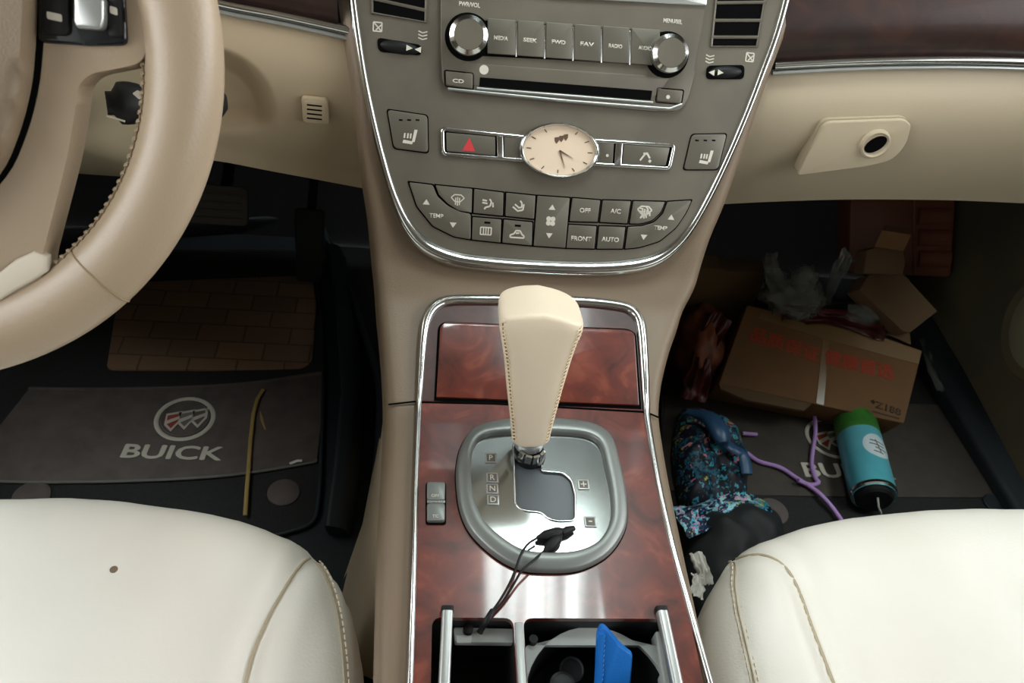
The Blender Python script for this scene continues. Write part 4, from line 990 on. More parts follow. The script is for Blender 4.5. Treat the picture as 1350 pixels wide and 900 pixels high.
def mat_logo(parent, cpx, wpx, hpx_, z, tpx, tw, th, word, trot=0):
    PL = Plane((0, 0, z)); c = PL.px(*cpx)
    a = abs(PL.px(cpx[0] + wpx / 2, cpx[1])[0] - PL.px(cpx[0] - wpx / 2, cpx[1])[0]) / 2; b = abs(PL.px(cpx[0], cpx[1] - hpx_ / 2)[1] - PL.px(cpx[0], cpx[1] + hpx_ / 2)[1]) / 2
    ringp = [Vector((c[0] + a * .93 * math.cos(math.pi * k / 24), c[1] + b * .93 * math.sin(math.pi * k / 24), z + .0008)) for k in range(48)]
    tube('badge_ring', ringp, .0034, 'silver_print', parent, closed=True, n=8, ry=.0012)
    tube('badge_ring', [c_ + (Vector((c[0], c[1], z)) - c_) * .16 for c_ in ringp], .0008, 'grey_print', parent, closed=True, n=6)
    for k in range(3):
        ox = (k - 1) * .42; oy = -.12 + .10 * k
        def sh_(f): return [(c[0] + (ox + x * f) * a, c[1] + (oy + y * f) * b) for x, y in ((-.24, .30), (.26, .46), (.30, -.02), (.08, -.48), (-.2, -.20))]
        decal('shield', PL, [sh_(1)], .0003, 'silver_print', parent, .0008)
        decal('shield_field', PL, [sh_(.72)], .0008, ('red_print', 'grey_print', 'mat_band')[k], parent, .0006)
        decal('shield_bar', PL, [[(c[0] + (ox + x) * a, c[1] + (oy + y) * b) for x, y in ((-.2, -.04), (.24, .22), (.24, .08), (-.16, -.2))]], .0012, 'silver_print', parent, .0004)
    if word: text('lettering', word, PL, PL.px(*tpx), th, .0006, 'silver_print', parent, width=tw, bold=.03, rot=trot)
mat_logo(bnd, (244, 552), 80, 58, .0172, None, 0, 0, None)
PL = Plane((0, 0, .0172)); tw = PL.px(297, 597)[0] - PL.px(160, 597)[0]; th = PL.px(228, 585)[1] - PL.px(228, 607)[1]
text('lettering', 'BUICK', PL, PL.px(228, 596.5), th * .8, .0004, 'silver_print', bnd, width=tw * .96, rot=.0, ext=.0008, shear=.05, fat=.0013)
def disc(parent, px, rx, z, m='mat_band'):
    P = Plane((0, 0, z)); bm = nb(); add_lathe(bm, P, P.px(*px), [(rx, 0), (rx, .003), (rx * .9, .0045), (.0005, .0048)], 28); return obj('anchor_disc', bm, m, parent)
disc(dm, (374, 650), .0225, .0142); disc(dm, (42, 655), .024, .0142)
tag(tube('straw', [zp(x, y, .022) for x, y in ((347, 513), (339, 526), (334, 545), (330, 580), (328, 610), (325, 650), (323, 679))], .0028, 'straw', n=8, ry=.0012), 'long bent yellow straw stem lying across the driver mat, right of the badge', 'straw stem')
tag(tube('leaf_sliver', [zp(x, y, .02) for x, y in ((343, 542), (345, 552), (350, 566))], .0022, 'straw', n=6, ry=.001, scale=[.3, 1, .5]), 'short curled straw sliver beside the long straw stem', 'plant scrap')
tag(tube('paper_sliver', [zp(x, y, .021) for x, y in ((382, 611), (392, 607), (398, 607))], .0022, 'paper', n=6, ry=.0008), 'tiny pale paper sliver on the right end of the lettered mat band', 'paper scrap')
# brake pedal hanging from the bulkhead
pd = thing('brake_pedal', 'dim grey rubber brake pedal hanging under the dashboard', 'pedal', yp(288, 270, 1.16))
PP = Plane(yp(288, 270, 1.16), (1, 0, 0), (0, .5, .86)); PP.n = -PP.n if PP.n.y > 0 else PP.n
w2 = .048; h2 = .032
pad = prism('pedal_pad', PP, rpoly([(-w2, -h2), (w2, -h2), (w2, h2), (-w2, h2)], .01), -.006, .008, 'grey_print', pd, bev=.002)
for k in range(5): prism('pad_rib', PP, [(-w2 * .85, -h2 * .8 + k * .013), (w2 * .85, -h2 * .8 + k * .013), (w2 * .85, -h2 * .8 + k * .013 + .006), (-w2 * .85, -h2 * .8 + k * .013 + .006)], .0078, .0105, 'grey_print', pad, bev=.001)
tube('pedal_arm', [PP.w(.0, .0, -.006), PP.w(0, .03, -.06), PP.w(0, .12, -.12), PP.w(0, .25, -.14), Vector((PP.o.x, 1.30, .50))], .010, 'black', pd, n=8)
ac2 = thing('accelerator_pedal', 'black accelerator pedal in the dark beside the console', 'pedal', yp(408, 320, 1.18))
AP = Plane(yp(408, 320, 1.18), (1, 0, 0), (0, .45, .89)); AP.n = -AP.n if AP.n.y > 0 else AP.n
prism('pedal_pad', AP, rpoly([(-.022, -.07), (.022, -.07), (.026, .06), (-.026, .06)], .008), -.006, .006, 'black', ac2, bev=.002)
tube('pedal_arm', [AP.w(0, .03, -.006), AP.w(0, .1, -.05), AP.w(0, .24, -.06), Vector((AP.o.x, 1.28, .50))], .008, 'black', ac2, n=8)
# carpeted seat runner area beside the console
bm = nb()
def sidef(a, b):
    p = lerp_list([(506, 545), (505, 640), (503, 760), (502, 900)], a); q = lerp_list([(500, 575), (478, 690), (452, 765), (432, 850)], a)
    A_ = zp(p[0], p[1], .31); B_ = zp(q[0], q[1], .02); t = b ** .8
    return A_.lerp(B_, t) + Vector((0, 0, -.02 * math.sin(b * math.pi)))
add_grid(bm, sidef, 12, 8); obj('lower_side_cover', bm, 'cream', con, 60)

# ================================================================== passenger footwell
pm = thing('passenger_floor_mat', 'black and brown passenger floor mat half hidden under cardboard and bags', 'floor mat', (.7, .85, 0))
po = rpoly(fz([(880, 470), (900, 400), (1230, 400), (1300, 560), (1352, 690), (1300, 760), (900, 800), (868, 640)], .012), .02)
bm = nb(); add_prism(bm, G0, po, .004, .012, .002); obj('mat_base', bm, 'carpet', pm)
tube('mat_edge', [Vector((a, b, .012)) for a, b in po], .0035, 'rubber', pm, closed=True, n=8)
pb = fz([(872, 520), (1060, 528), (1275, 534), (1328, 655), (1180, 655), (985, 652), (872, 645)], .015)
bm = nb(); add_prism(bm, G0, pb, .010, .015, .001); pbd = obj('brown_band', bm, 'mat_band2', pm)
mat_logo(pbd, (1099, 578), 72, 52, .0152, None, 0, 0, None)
PL2 = Plane((0, 0, .0152)); tw2 = PL2.px(1176, 620)[0] - PL2.px(1061, 620)[0]; th2 = PL2.px(1100, 612)[1] - PL2.px(1100, 630)[1]
text('lettering', 'BUICK', PL2, PL2.px(1118, 621), th2, .0004, 'silver_print', pbd, width=tw2, ext=.0008, fat=.0013)
disc(pm, (1018, 675), .024, .0122); disc(pm, (1310, 664), .018, .0122, 'rubber')

# foot rest quilt against the toe board
QO = yp(1196, 306, 1.20)
QP = Plane(QO, (1, .0, 0), (0, .55, .83)); QP.n = -QP.n if QP.n.y > 0 else QP.n
qo = QP.P([(1120, 262), (1258, 262), (1252, 365), (1118, 360)])
q = tag(prism('quilted_pad', QP, rpoly(qo, .01), -.045, .004, 'quilt', None, bev=.003), 'reddish brown quilted pad against the bulkhead above the small carton', 'pad')
for yy in (298, 326, 354):
    tube('quilt_roll', [QP.w(*QP.px(x, yy - 13), .004) for x in (1208, 1228, 1250)], .016, 'quilt', q, n=10, ry=.008, normals=QP.n)
tube('quilt_seam', [QP.w(*QP.px(1203, y), .006) for y in (264, 300, 360)], .003, 'quilt', q, n=6)

# big carton
bx = thing('cardboard_box', 'long brown cardboard box with orange Chinese characters lying in the passenger footwell', 'box', (.72, .95, 0))
tl, tr_, br_, bl_ = (985, 402), (1216, 462), (1192, 558), (948, 505)
A = zp(*bl_, .085); B = zp(*br_, .075)
u = (B - A).normalized(); vdir = Vector((-u.y * .93, u.x * .93, .42)); BP = Plane(A, u, vdir); BP.n = BP.n if BP.n.z > 0 else -BP.n
fo = BP.P([bl_, br_, tr_, (1140, 436), tl])
dep = -.09
bm = nb(); add_prism(bm, BP, rpoly(fo, .004, 3), dep, 0, .0015); obj('carton_shell', bm, 'card', bx)
prism('tape_strip', BP, BP.P([(1086, 438), (1094, 440), (1086, 534), (1076, 531)]), -.0002, .0006, 'tape', bx)
prism('tape_strip', BP, BP.P([(1005, 408), (1140, 437), (1214, 464), (1211, 480), (1090, 448), (1000, 420)]), -.0002, .0008, 'tape', bx)
rot = math.atan2(BP.px(1160, 490)[1] - BP.px(1000, 446)[1], BP.px(1160, 490)[0] - BP.px(1000, 446)[0])
for s, c0, c1 in (('品质保证', (992, 440), (1078, 468)), ('健康首选', (1089, 470), (1176, 491))):
    a = BP.px(*c0); b = BP.px(*c1); w = math.hypot(b[0] - a[0], b[1] - a[1])
    text('printed_characters', s, BP, ((a[0] + b[0]) / 2, (a[1] + b[1]) / 2), .027, .0009, 'orange_print', bx, width=w * 1.04, rot=math.atan2(b[1] - a[1], b[0] - a[0]), ext=.0003, fat=.0011)
a = BP.px(1143, 529); b = BP.px(1192, 545)
text('printed_code', '*Z188', BP, ((a[0] + b[0]) / 2, (a[1] + b[1]) / 2), .013, .0006, 'print_black', bx, width=.052, rot=math.atan2(b[1] - a[1], b[0] - a[0]), bold=.02)
decal('printed_rule', BP, [BP.P([(1150, 541), (1186, 551), (1185, 553), (1149, 543)])], .0004, 'print_black', bx)
# lower flap bent outward with paper
fp = BP.W([(948, 505), (1070, 532), (1060, 541), (985, 527), (950, 512)], 0)
bm = nb(); a0 = [bm.verts.new(p) for p in fp]; f0 = bm.faces.new(a0); e0 = bmesh.ops.extrude_face_region(bm, geom=[f0])
for g in e0['geom']:
    if isinstance(g, bmesh.types.BMVert): g.co += Vector((0, 0, -.004))
obj('lower_flap', bm, 'card2', bx)

def blob(name, c, s, m, label, cat, seed=0, amp=.25, fr=3.0, sub=4, rot=0, group=None, parent=None, zmin=None, smooth=70):
    bm = nb(); bmesh.ops.create_icosphere(bm, subdivisions=sub, radius=1)
    for v in bm.verts:
        p = v.co.normalized(); n1 = noise.noise(p * fr + Vector((seed, 0, 0))); n2 = noise.ridged_multi_fractal(p * fr * 1.3 + Vector((0, seed, 0)), 1, 2, 3, 1, 2) - 1
        q = p * (1 + amp * n1 + amp * .35 * n2)
        x, y, z = q.x * s[0], q.y * s[1], q.z * s[2]
        v.co = Vector((x * math.cos(rot) - y * math.sin(rot), x * math.sin(rot) + y * math.cos(rot), z)) + Vector(c)
        if zmin is not None and v.co.z < zmin: v.co.z = zmin
    o = obj(name, bm, m, parent, smooth)
    return tag(o, label, cat, group) if label else o
def cloth_strip(name, pts, w0, w1, m, th=.0012, seed=1, n=14, nrm=Vector((0, -.6, .8)), wob=.006, parent=None):
    """crumpled sheet along a path, with real thickness"""
    P = catmull(pts, False, 5); bm = nb(); top = []; bot = []
    for i, p in enumerate(P):
        t = i / (len(P) - 1); tg = (P[min(i + 1, len(P) - 1)] - P[max(i - 1, 0)]).normalized(); s = tg.cross(nrm).normalized(); nn = s.cross(tg)
        w = w0 * (1 - t) + w1 * t; ra = []; rb = []
        for k in range(n + 1):
            q = k / n - .5; off = wob * noise.noise(Vector((t * 5, q * 5, seed))) * 2 + wob * .5 * math.sin(q * 22 + seed)
            c = p + s * (q * w * (1 + .25 * noise.noise(Vector((t * 7, seed, q))))) + nn * off
            ra.append(bm.verts.new(c)); rb.append(bm.verts.new(c - nn * th))
        top.append(ra); bot.append(rb)
    for i in range(len(P) - 1):
        for k in range(n):
            bm.faces.new((top[i][k], top[i + 1][k], top[i + 1][k + 1], top[i][k + 1])); bm.faces.new((bot[i][k], bot[i][k + 1], bot[i + 1][k + 1], bot[i + 1][k]))
        bm.faces.new((top[i][0], bot[i][0], bot[i + 1][0], top[i + 1][0])); bm.faces.new((top[i][n], top[i + 1][n], bot[i + 1][n], bot[i][n]))
    for r1, r2 in ((top[0], bot[0]), (top[-1], bot[-1])):
        for k in range(n): bm.faces.new((r1[k], r1[k + 1], r2[k + 1], r2[k]))
    return obj(name, bm, m, parent, 60)

# orange-brown bag left of the carton
blob('orange_bag', zp(925, 462, .07) + Vector((.0, .02, -.01)), (.044, .085, .07), 'orange_bag', 'crumpled orange-brown plastic bag squeezed between console and long box', 'bag', 3, .2, 2.2, rot=-.2, zmin=.016)
tag(cloth_strip('red_film_strip', [BP.w(*BP.px(966, 418), .004) + Vector((-.02, 0, .0)), BP.w(*BP.px(946, 455), .004) + Vector((-.02, 0, -.01)), BP.w(*BP.px(938, 495), .002) + Vector((-.02, 0, -.02)), BP.w(*BP.px(936, 512), .0) + Vector((-.02, 0, -.03))], .035, .05, 'red_film', seed=5), 'dark red plastic film hanging over the left end of the long box', 'plastic film')
# large plain carton behind
cb2 = thing('plain_carton', 'dim olive-brown carton standing behind the long box, beside the console', 'box', (.55, 1.12, 0))
e = yp(1012, 360, 1.08); ztop = e.z
bm = nb(); add_box(bm, ((e.x + .40) / 2 + .0, 1.08 + .02, ztop / 2 + .006), (e.x - .40, .04, ztop - .012), bev=.002); obj('carton_shell', bm, 'carton_grey', cb2)
bm = nb(); add_box(bm, ((e.x + .40) / 2, 1.08 + .02, ztop + .0006), (.05, .038, .0012)); obj('tape_strip', bm, 'tape', cb2)
# plastic bags piled on the box
topc = BP.w(*BP.px(1045, 415), 0)
pbg = blob('plastic_bag', yp(1044, 388, topc.y + .02), (.052, .045, .034), 'white_bag', 'crumpled translucent white plastic bag with tied handle on top of the long box', 'bag', 11, .35, 3.0, rot=-.2)
pbg_b = Vector(BASE[pbg.name])
hc = [yp(x, y, topc.y + .02) for x, y in ((1030, 382), (1020, 362), (1016, 348), (1019, 334))]
cloth_strip('bag_handle', hc, .035, .016, 'white_bag', seed=2, nrm=Vector((0, -1, .2)), wob=.004, parent=pbg)
blob('bag_knot', yp(1060, 368, topc.y + .015), (.022, .02, .024), 'white_bag', None, None, 21, .3, 3, 3, parent=pbg)
tb_ = [yp(x, y, topc.y + .03) for x, y in ((1091, 402), (1097, 380), (1107, 357), (1117, 340), (1122, 336))]
tag(cloth_strip('clear_wrapper', tb_, .014, .034, 'film', seed=8, nrm=Vector((0, -1, .2)), wob=.006), 'clear plastic wrapper standing up between the white bag and the small carton', 'wrapper')
tag(cloth_strip('red_wrapper', [BP.w(*BP.px(x, y), .006) for x, y in ((1030, 412), (1070, 418), (1110, 424), (1145, 436), (1165, 442))], .03, .03, 'red_film', seed=14, wob=.008, nrm=BP.n), 'red and clear snack wrapper lying along the top edge of the long box', 'wrapper')
blob('clear_bag', BP.w(*BP.px(1136, 418), .012), (.034, .02, .018), 'film', 'small crumpled clear bag between the red wrapper and the small carton', 'bag', 31, .4, 3, 3)
# small carton: two flaps and a body, leaning
sc_ = thing('small_carton', 'small crushed brown carton with open flaps leaning above the long box', 'box', yp(1180, 380, 1.0))
def plate(name, px, y, m, th, parent, nrm):
    c = yp(sum(p[0] for p in px) / len(px), sum(p[1] for p in px) / len(px), y)
    Pn = Plane(c, (1, 0, 0), (0, 0, 1)); n = Vector(nrm).normalized(); uu = Vector((1, 0, 0)); uu -= n * uu.dot(n); vv = n.cross(uu.normalized())
    Pn = Plane(c, uu, vv)
    if Pn.n.y > 0: Pn.n = -Pn.n
    return prism(name, Pn, Pn.P(px), -th, 0, m, parent, bev=.0008)
yc = BP.w(*BP.px(1180, 440), 0).y + .02
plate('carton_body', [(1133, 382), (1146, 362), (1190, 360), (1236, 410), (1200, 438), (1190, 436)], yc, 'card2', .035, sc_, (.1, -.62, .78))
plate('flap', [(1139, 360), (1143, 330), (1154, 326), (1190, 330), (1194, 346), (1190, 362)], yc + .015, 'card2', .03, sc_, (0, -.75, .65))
plate('flap_top', [(1153, 325), (1157, 318), (1186, 322), (1191, 331)], yc + .012, 'card', .03, sc_, (0, .1, 1))  # lighter cardboard than the other flaps: light on the top put into the colour
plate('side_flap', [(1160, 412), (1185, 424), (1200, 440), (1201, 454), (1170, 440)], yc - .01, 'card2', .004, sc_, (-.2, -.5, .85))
# film scrap at the right end of the box
tag(cloth_strip('film_scrap', [zp(x, y, .05) for x, y in ((1216, 444), (1224, 470), (1230, 492), (1241, 514))], .02, .012, 'film', seed=17, wob=.003), 'thin strip of clear film trailing off the right end of the long box', 'film scrap')
cup = thing('paper_scrap', 'white paper scrap poking out under the long box', 'paper scrap', zp(1010, 524, .03)); del cup['label'], cup['category']; bpy.data.objects.remove(cup)
tag(prism('paper_scrap', Plane((0, 0, .05)), rpoly(Plane((0, 0, .05)).P([(993, 529), (1003, 518), (1030, 522), (1045, 527), (1020, 529)]), .002), -.002, .001, 'paper'), 'white paper scrap poking out under the long box', 'paper scrap')

# teal can lying on the mat
ca = zp(1152, 655, .049); cb_ = zp(1124, 545, .049); cax = (cb_ - ca); cax.z = 0; L = cax.length; cn = cax.normalized()
CP = Plane(ca, (cn.y, -cn.x, 0), (0, 0, 1)); CP.n = cn
can = thing('spray_can', 'teal can with green top and white round label lying on the passenger mat', 'can', (ca.x, ca.y, .015))
r = .0345
def ringz(prof, m, name, par, mm=40):
    bm = nb(); add_lathe(bm, CP, (0, 0), prof, mm); return obj(name, bm, m, par, 40)
body = ringz([(r * .80, .003), (r * .93, 0), (r, .006), (r * .985, .012), (r, .016), (r, L * .68)], 'can', 'can_body', can)
ringz([(r * 1.0, L * .6795), (r * .995, L * .86), (r * .93, L * .95), (r * .75, L), (.0004, L * 1.005)], 'can_green', 'can_top', can)
ringz([(r * .955, .0008), (r * 1.012, .003), (r * 1.012, .007), (r * .98, .009)], 'chrome', 'base_rim', can)
ringz([(r * .80, .001), (r * .80, -.005), (r * .70, -.008), (.0005, -.008)], 'black', 'nozzle_cap', can)
tube('pull_loop', [CP.w(.0, .01, -.008), CP.w(.006, -.004, -.014), CP.w(.016, -.018, -.013), CP.w(.02, -.024, -.009)], .0016, 'paper', can, n=6)
# round label bent around the can
bm = nb()
ctr_a = R(76); ctr_l = L * .44
def labf(rad_, ang): 
    lx = rad_ * math.cos(ang); ly = rad_ * math.sin(ang); th_ = ctr_a + lx / r * -1
    return CP.w(math.cos(th_) * (r + .0006), math.sin(th_) * (r + .0006), ctr_l + ly)
cv = bm.verts.new(labf(0, 0)); pr = None; first = None
for j in range(1, 8):
    row = [bm.verts.new(labf(.024 * j / 7, 2 * math.pi * k / 36)) for k in range(36)]
    for k in range(36):
        if pr is None: bm.faces.new((cv, row[k], row[(k + 1) % 36]))
        else: bm.faces.new((pr[k], row[k], row[(k + 1) % 36], pr[(k + 1) % 36]))
    pr = row
lb_ = obj('round_label', bm, 'can_label', body, 60)
for (x0, y0, x1, y1) in ((-.012, .010, .012, .007), (-.014, .003, .010, .0), (-.006, -.004, .013, -.008), (-.010, -.012, .006, -.014), (-.003, .012, .002, -.012)):
    pts = [labf(math.hypot(x0 + (x1 - x0) * k / 6, y0 + (y1 - y0) * k / 6), math.atan2(y0 + (y1 - y0) * k / 6, x0 + (x1 - x0) * k / 6)) for k in range(7)]
    tube('label_stroke', pts, .0011, 'grey_print', lb_, n=5, ry=.0005)

# purple cord
tag(tube('purple_cord', [p for p in catmull([zp(x, y, z) for x, y, z in ((985, 597, .02), (1000, 608, .02), (1028, 616, .02), (1050, 630, .02), (1072, 644, .022), (1085, 655, .024), (1098, 670, .022), (1112, 690, .022), (1125, 712, .022))], False, 4)], .0036, 'purple', n=8), 'long lilac cord running over the passenger mat to the seat', 'cord')
tag(tube('purple_cord', [p for p in catmull([zp(x, y, z) for x, y, z in ((1074, 548, .03), (1075, 570, .022), (1072, 590, .02), (1070, 612, .02), (1075, 630, .02), (1079, 636, .02), (1068, 639, .02), (1052, 633, .027))], False, 4)], .0036, 'purple', n=8), 'lilac cord loop crossing the badge on the passenger mat', 'cord')
tag(tube('cord_scrap', [zp(979, 571, .021), zp(988, 572, .021), zp(998, 572.5, .021)], .0034, 'purple', n=8), 'short pinkish cord scrap lying right of the floral pouch', 'cord scrap')
# floral pouch (folded umbrella) and black bag
fb = thing('floral_umbrella', 'folded navy umbrella with teal and pink flowers beside the console', 'umbrella', zp(930, 620, .0))
def soft(name, outline_px, z0, height, m, parent, seed, zb=.013, ctr=None, wr=.010, fr=22, nr=16):
    """pillow-like soft body over an outline on the floor, wrinkled"""
    P = [zp(x, y, z0) for x, y in outline_px]; P = [Vector((p.x, p.y)) for p in catmull(P, True, 6)]; n = len(P)
    c = Vector((sum(p.x for p in P) / n, sum(p.y for p in P) / n)) if ctr is None else Vector(ctr)
    bm = nb(); prev = [bm.verts.new(((p.x + (c.x - p.x) * .08), p.y + (c.y - p.y) * .08, zb)) for p in P]; bm.faces.new(prev[::-1])
    for j in range(nr + 1):
        t = j / nr * .97; hh = z0 + height * math.sqrt(1 - (1 - t) ** 2)
        row = []
        for p in P:
            q = p + (c - p) * t; w = wr * (noise.noise(Vector((q.x * fr, q.y * fr, seed))) + .5 * noise.noise(Vector((q.x * fr * 2.3, q.y * fr * 2.3, seed + 4)))) * min(1, .3 + t * 2)
            row.append(bm.verts.new((q.x, q.y, max(zb + .002, hh + w))))
        for k in range(n): bm.faces.new((prev[k], prev[(k + 1) % n], row[(k + 1) % n], row[k]))
        prev = row
    bm.faces.new(prev); return obj(name, bm, m, parent, 70)
soft('folded_canopy', [(890, 560), (897, 543), (915, 540), (945, 550), (970, 572), (984, 600), (985, 640), (980, 660), (950, 672), (905, 672), (892, 640), (886, 600)], .03, .04, 'floral', fb, 2, wr=.026)
bm = nb(); add_sweep(bm, catmull([zp(905, 543, .075), zp(930, 548, .088), zp(945, 562, .092), zp(954, 584, .088)], False, 5), circ(.014, 16, .009), Vector((0, 0, 1)), scale=[.35, .45, .55, .65, .75, .85, .95, 1.05, 1.12, 1.15, 1.15, 1.15, 1.12, 1.05, .9, .6]); obj('fastening_strap', bm, 'navy', fb, 60)
bm = nb(); add_sweep(bm, catmull([zp(955, 582, .075), zp(968, 592, .075), zp(980, 600, .07), zp(985, 625, .062)], False, 5), circ(.009, 10, .004), Vector((0, 0, 1))); obj('edge_fold', bm, 'navy', fb, 60)
bb = thing('black_bag', 'black cloth bag with bright floral rim between console and passenger seat', 'bag', zp(950, 710, .0))
soft('bag_body', [(890, 690), (905, 678), (950, 668), (1000, 672), (1022, 690), (1030, 720), (1010, 780), (960, 830), (920, 820), (900, 760)], .05, .06, 'black_cloth', bb, 8, wr=.020, fr=14)
rimpx = [(897, 690), (925, 678), (955, 668), (985, 662), (1005, 670), (1016, 685), (1018, 702)]
cloth_strip('floral_rim', [zp(x, y, .105 if i < 4 else .095) for i, (x, y) in enumerate(rimpx)], .045, .008, 'floral_bright', seed=3, wob=.005, parent=bb, nrm=Vector((0, -.3, .95)))
tag(cloth_strip('paper_wrapper', [zp(x, y, .16) for x, y in ((917, 728), (923, 742), (929, 756), (934, 770))], .018, .014, 'paper', seed=6, wob=.003), 'white and green paper strip dropped beside the console, nearer the black bag', 'paper scrap')
tag(cloth_strip('paper_wrapper', [zp(x, y, .16) for x, y in ((919, 756), (920, 770), (918, 786))], .014, .018, 'paper', seed=7, wob=.003), 'pale paper scrap wedged lowest between console and passenger seat', 'paper scrap')

# ================================================================== things on the console
cab = thing('audio_cable', 'thin black twin audio cable with two plugs lying on the silver shift plate', 'cable', CON.w(*CON.px(700, 730), .005))
def cw(x, y, h): return CON.w(*CON.px(x, y, h), h)
for pts in ([(708, 709, .011), (696, 717, .012), (686, 732, .014), (678, 755, .014), (667, 778, .010), (655, 797, .006), (648, 806, .005)], [(716, 727, .009), (704, 738, .012), (688, 752, .014), (676, 772, .010), (664, 792, .006), (652, 806, .005)]):
    tube('cord', catmull([cw(*p) for p in pts], False, 5), .0010, 'black', cab, n=8)
tube('joined_cord', catmull([cw(650, 804, .005), cw(643, 815, .006), cw(636, 827, -.002), cw(629, 840, -.03), cw(626, 850, -.055)], False, 5), .0024, 'black', cab, n=8, ry=.0014)
for a, b, L_ in (((708, 709), (743, 700), 0), ((718, 727), (738, 707), 0)):
    A = cw(*a, .009); B = cw(*b, .0085)
    pg = tube('plug', [A.lerp(B, t) for t in (0, .15, .3, .75, .9, 1)], .0048, 'black', cab, n=14, scale=[.35, .6, .95, 1, .8, .5])
    tube('plug_tip', [B, B + (B - A).normalized() * .007], .0016, 'satin' if a[0] < 712 else 'black', pg, n=8)
tube('plug', [cw(741, 702, .0095), cw(748, 699, .009), cw(757, 696, .008)], .0036, 'black', cab, n=12, scale=[.8, 1, .6])
# blue leather case standing in the cup bay
bl = thing('blue_case', 'bright blue stitched leather card case standing in the cup bay', 'case', CON.w(*CON.px(805, 890), -.06))
KP = Plane(CON.w(*CON.px(806, 870), -.008), (1, -.25, 0), (0.0, .52, .85)); KP.n = -KP.n if KP.n.y > 0 else KP.n
front = KP.P([(800, 832), (806, 840), (816, 852), (833, 864), (830, 900), (827, 950), (782, 950), (785, 890), (787, 840), (791, 829), (796, 828)])
prism('case_front', KP, rpoly(front, [.002, .002, .003, .002, .002, .002, .001, .002, .004, .002, .002]), -.006, .0, 'blue', bl, bev=.002)
KB = Plane(KP.w(0, 0, -.007), KP.u, KP.v); KB.n = KP.n
prism('case_back', KB, rpoly(KB.P([(799, 829), (806, 837), (817, 850), (834, 865), (831, 905), (828, 950), (781, 950), (784, 890), (786, 838), (790, 827), (795, 826)]), .002), -.005, 0, 'blue', bl, bev=.0015)
sp_ = [KP.w(*KP.px(x, y), .0008) for x, y in ((797, 836), (796, 860), (795, 880), (793, 905), (791, 940))]
bm = nb(); add_stitches(bm, sp_, KP.n, .0028, .0014, .0005, R(15)); obj('stitching', bm, 'blue_thread', bl, 60)
tube('spine_fold', [KP.w(*KP.px(x, y), .0) for x, y in ((793, 834), (791, 860), (789, 900), (787, 940))], .0028, 'blue', bl, n=10)
for i, (x, y, h) in enumerate(((753, 883, -.045), (741, 903, -.042), (812, 858, -.056))):
    P_c = Plane(CON.w(*CON.px(x, y, h), h), (1, 0, 0), (0, 1, (.25, .1, -.15)[i])); bm = nb()
    add_lathe(bm, P_c, (0, 0), [(.0105, -.004), (.0108, .001), (.010, .0022), (.0085, .0012), (.006, .0018), (.0004, .0018)], 28)
    tag(obj('bottle_cap', bm, 'coin', None), ('small dark ribbed cap in the cup well, left of the blue case', 'small dark cap in the cup well, lowest one at the bottom edge', 'small dark cap against the far wall of the cup well, behind the blue case')[i], 'cap', 'dark caps in the cup well')

# ================================================================== light: a shaped sky through the windows and the added roof opening
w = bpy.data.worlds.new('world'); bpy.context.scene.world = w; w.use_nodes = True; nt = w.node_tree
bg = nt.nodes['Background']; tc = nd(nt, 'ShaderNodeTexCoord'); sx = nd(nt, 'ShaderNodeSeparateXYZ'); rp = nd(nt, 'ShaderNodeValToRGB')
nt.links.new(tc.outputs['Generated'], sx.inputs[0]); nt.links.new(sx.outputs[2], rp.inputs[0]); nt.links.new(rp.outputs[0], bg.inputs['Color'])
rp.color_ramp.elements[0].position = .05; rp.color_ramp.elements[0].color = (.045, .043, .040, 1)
rp.color_ramp.elements[1].position = .885; rp.color_ramp.elements[1].color = (2.5, 2.8, 2.75, 1)  # overhead sky made very bright for the reflection on the wood deck
e = rp.color_ramp.elements.new(.85); e.color = (.10, .11, .11, 1)
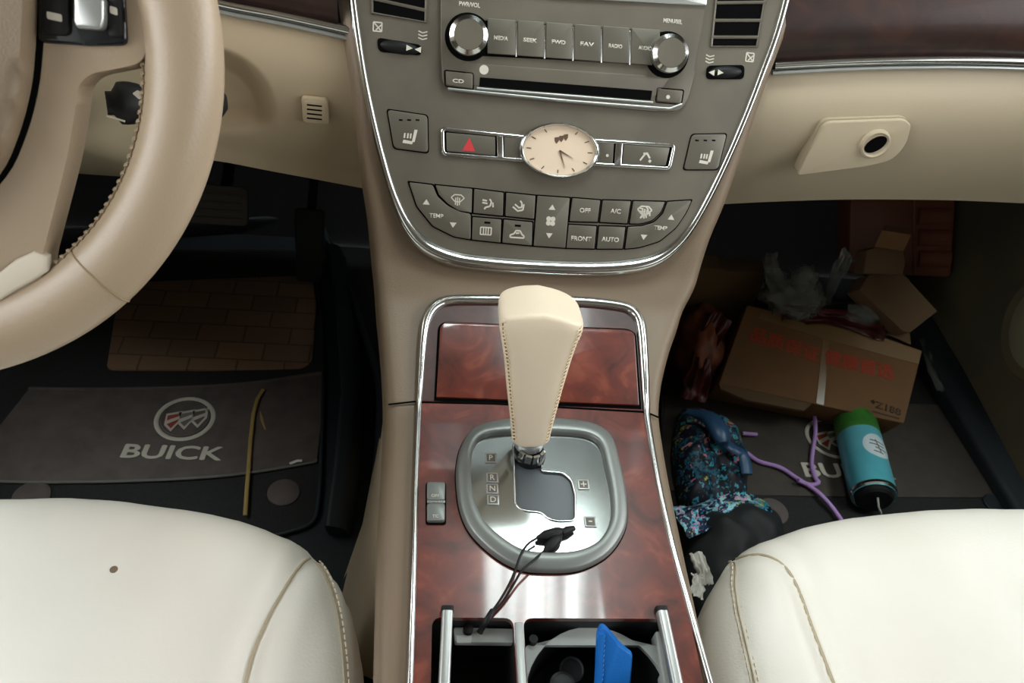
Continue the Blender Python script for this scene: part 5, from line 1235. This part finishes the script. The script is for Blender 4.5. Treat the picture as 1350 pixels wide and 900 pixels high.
# stripes added to the sky overhead, to streak the reflection on the wood
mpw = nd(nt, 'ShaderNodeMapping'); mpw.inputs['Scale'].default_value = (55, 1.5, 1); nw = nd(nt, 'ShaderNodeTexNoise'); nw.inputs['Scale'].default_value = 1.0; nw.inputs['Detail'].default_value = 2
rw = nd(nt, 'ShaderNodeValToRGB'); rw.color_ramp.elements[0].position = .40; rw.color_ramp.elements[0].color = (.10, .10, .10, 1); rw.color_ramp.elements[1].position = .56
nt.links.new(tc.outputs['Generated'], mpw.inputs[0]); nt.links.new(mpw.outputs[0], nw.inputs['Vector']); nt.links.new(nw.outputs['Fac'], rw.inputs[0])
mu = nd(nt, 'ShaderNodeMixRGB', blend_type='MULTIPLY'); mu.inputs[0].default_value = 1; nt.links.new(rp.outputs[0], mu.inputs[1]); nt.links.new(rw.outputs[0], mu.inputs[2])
# sky set brighter to the two sides than ahead
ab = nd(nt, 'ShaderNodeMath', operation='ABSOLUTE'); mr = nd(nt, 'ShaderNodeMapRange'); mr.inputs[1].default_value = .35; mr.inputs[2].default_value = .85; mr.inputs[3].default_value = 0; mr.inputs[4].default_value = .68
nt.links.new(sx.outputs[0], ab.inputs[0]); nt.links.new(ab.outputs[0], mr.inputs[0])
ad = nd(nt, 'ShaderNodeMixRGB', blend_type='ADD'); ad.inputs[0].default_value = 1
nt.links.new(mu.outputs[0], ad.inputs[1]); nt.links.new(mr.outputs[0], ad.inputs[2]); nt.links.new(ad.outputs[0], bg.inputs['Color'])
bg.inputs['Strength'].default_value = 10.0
def portal(loc, rot, sx_, sy_):
    l = bpy.data.lights.new('window_light', 'AREA'); l.shape = 'RECTANGLE'; l.size = sx_; l.size_y = sy_; l.cycles.is_portal = True
    o = bpy.data.objects.new('window_light', l); C.objects.link(o); o.location = loc; o.rotation_euler = rot
portal((.295, .78, 1.39), (0, 0, 0), .25, .32)  # portal for the added roof opening
portal((-.80, .1, 1.1), (0, R(-90), 0), .6, 2.8); portal((1.12, .1, 1.1), (0, R(90), 0), .6, 2.8)
portal((.13, 1.2, 1.12), (R(52) - math.pi / 2 - R(0), 0, 0), 1.9, .9)
sc0 = bpy.context.scene
sc0.view_settings.view_transform = 'Standard'; sc0.view_settings.look = 'None'; sc0.view_settings.gamma = 1; sc0.view_settings.use_curve_mapping = False
sc0.view_settings.exposure = 0.15
sc0.cycles.max_bounces = 8; sc0.cycles.diffuse_bounces = 4
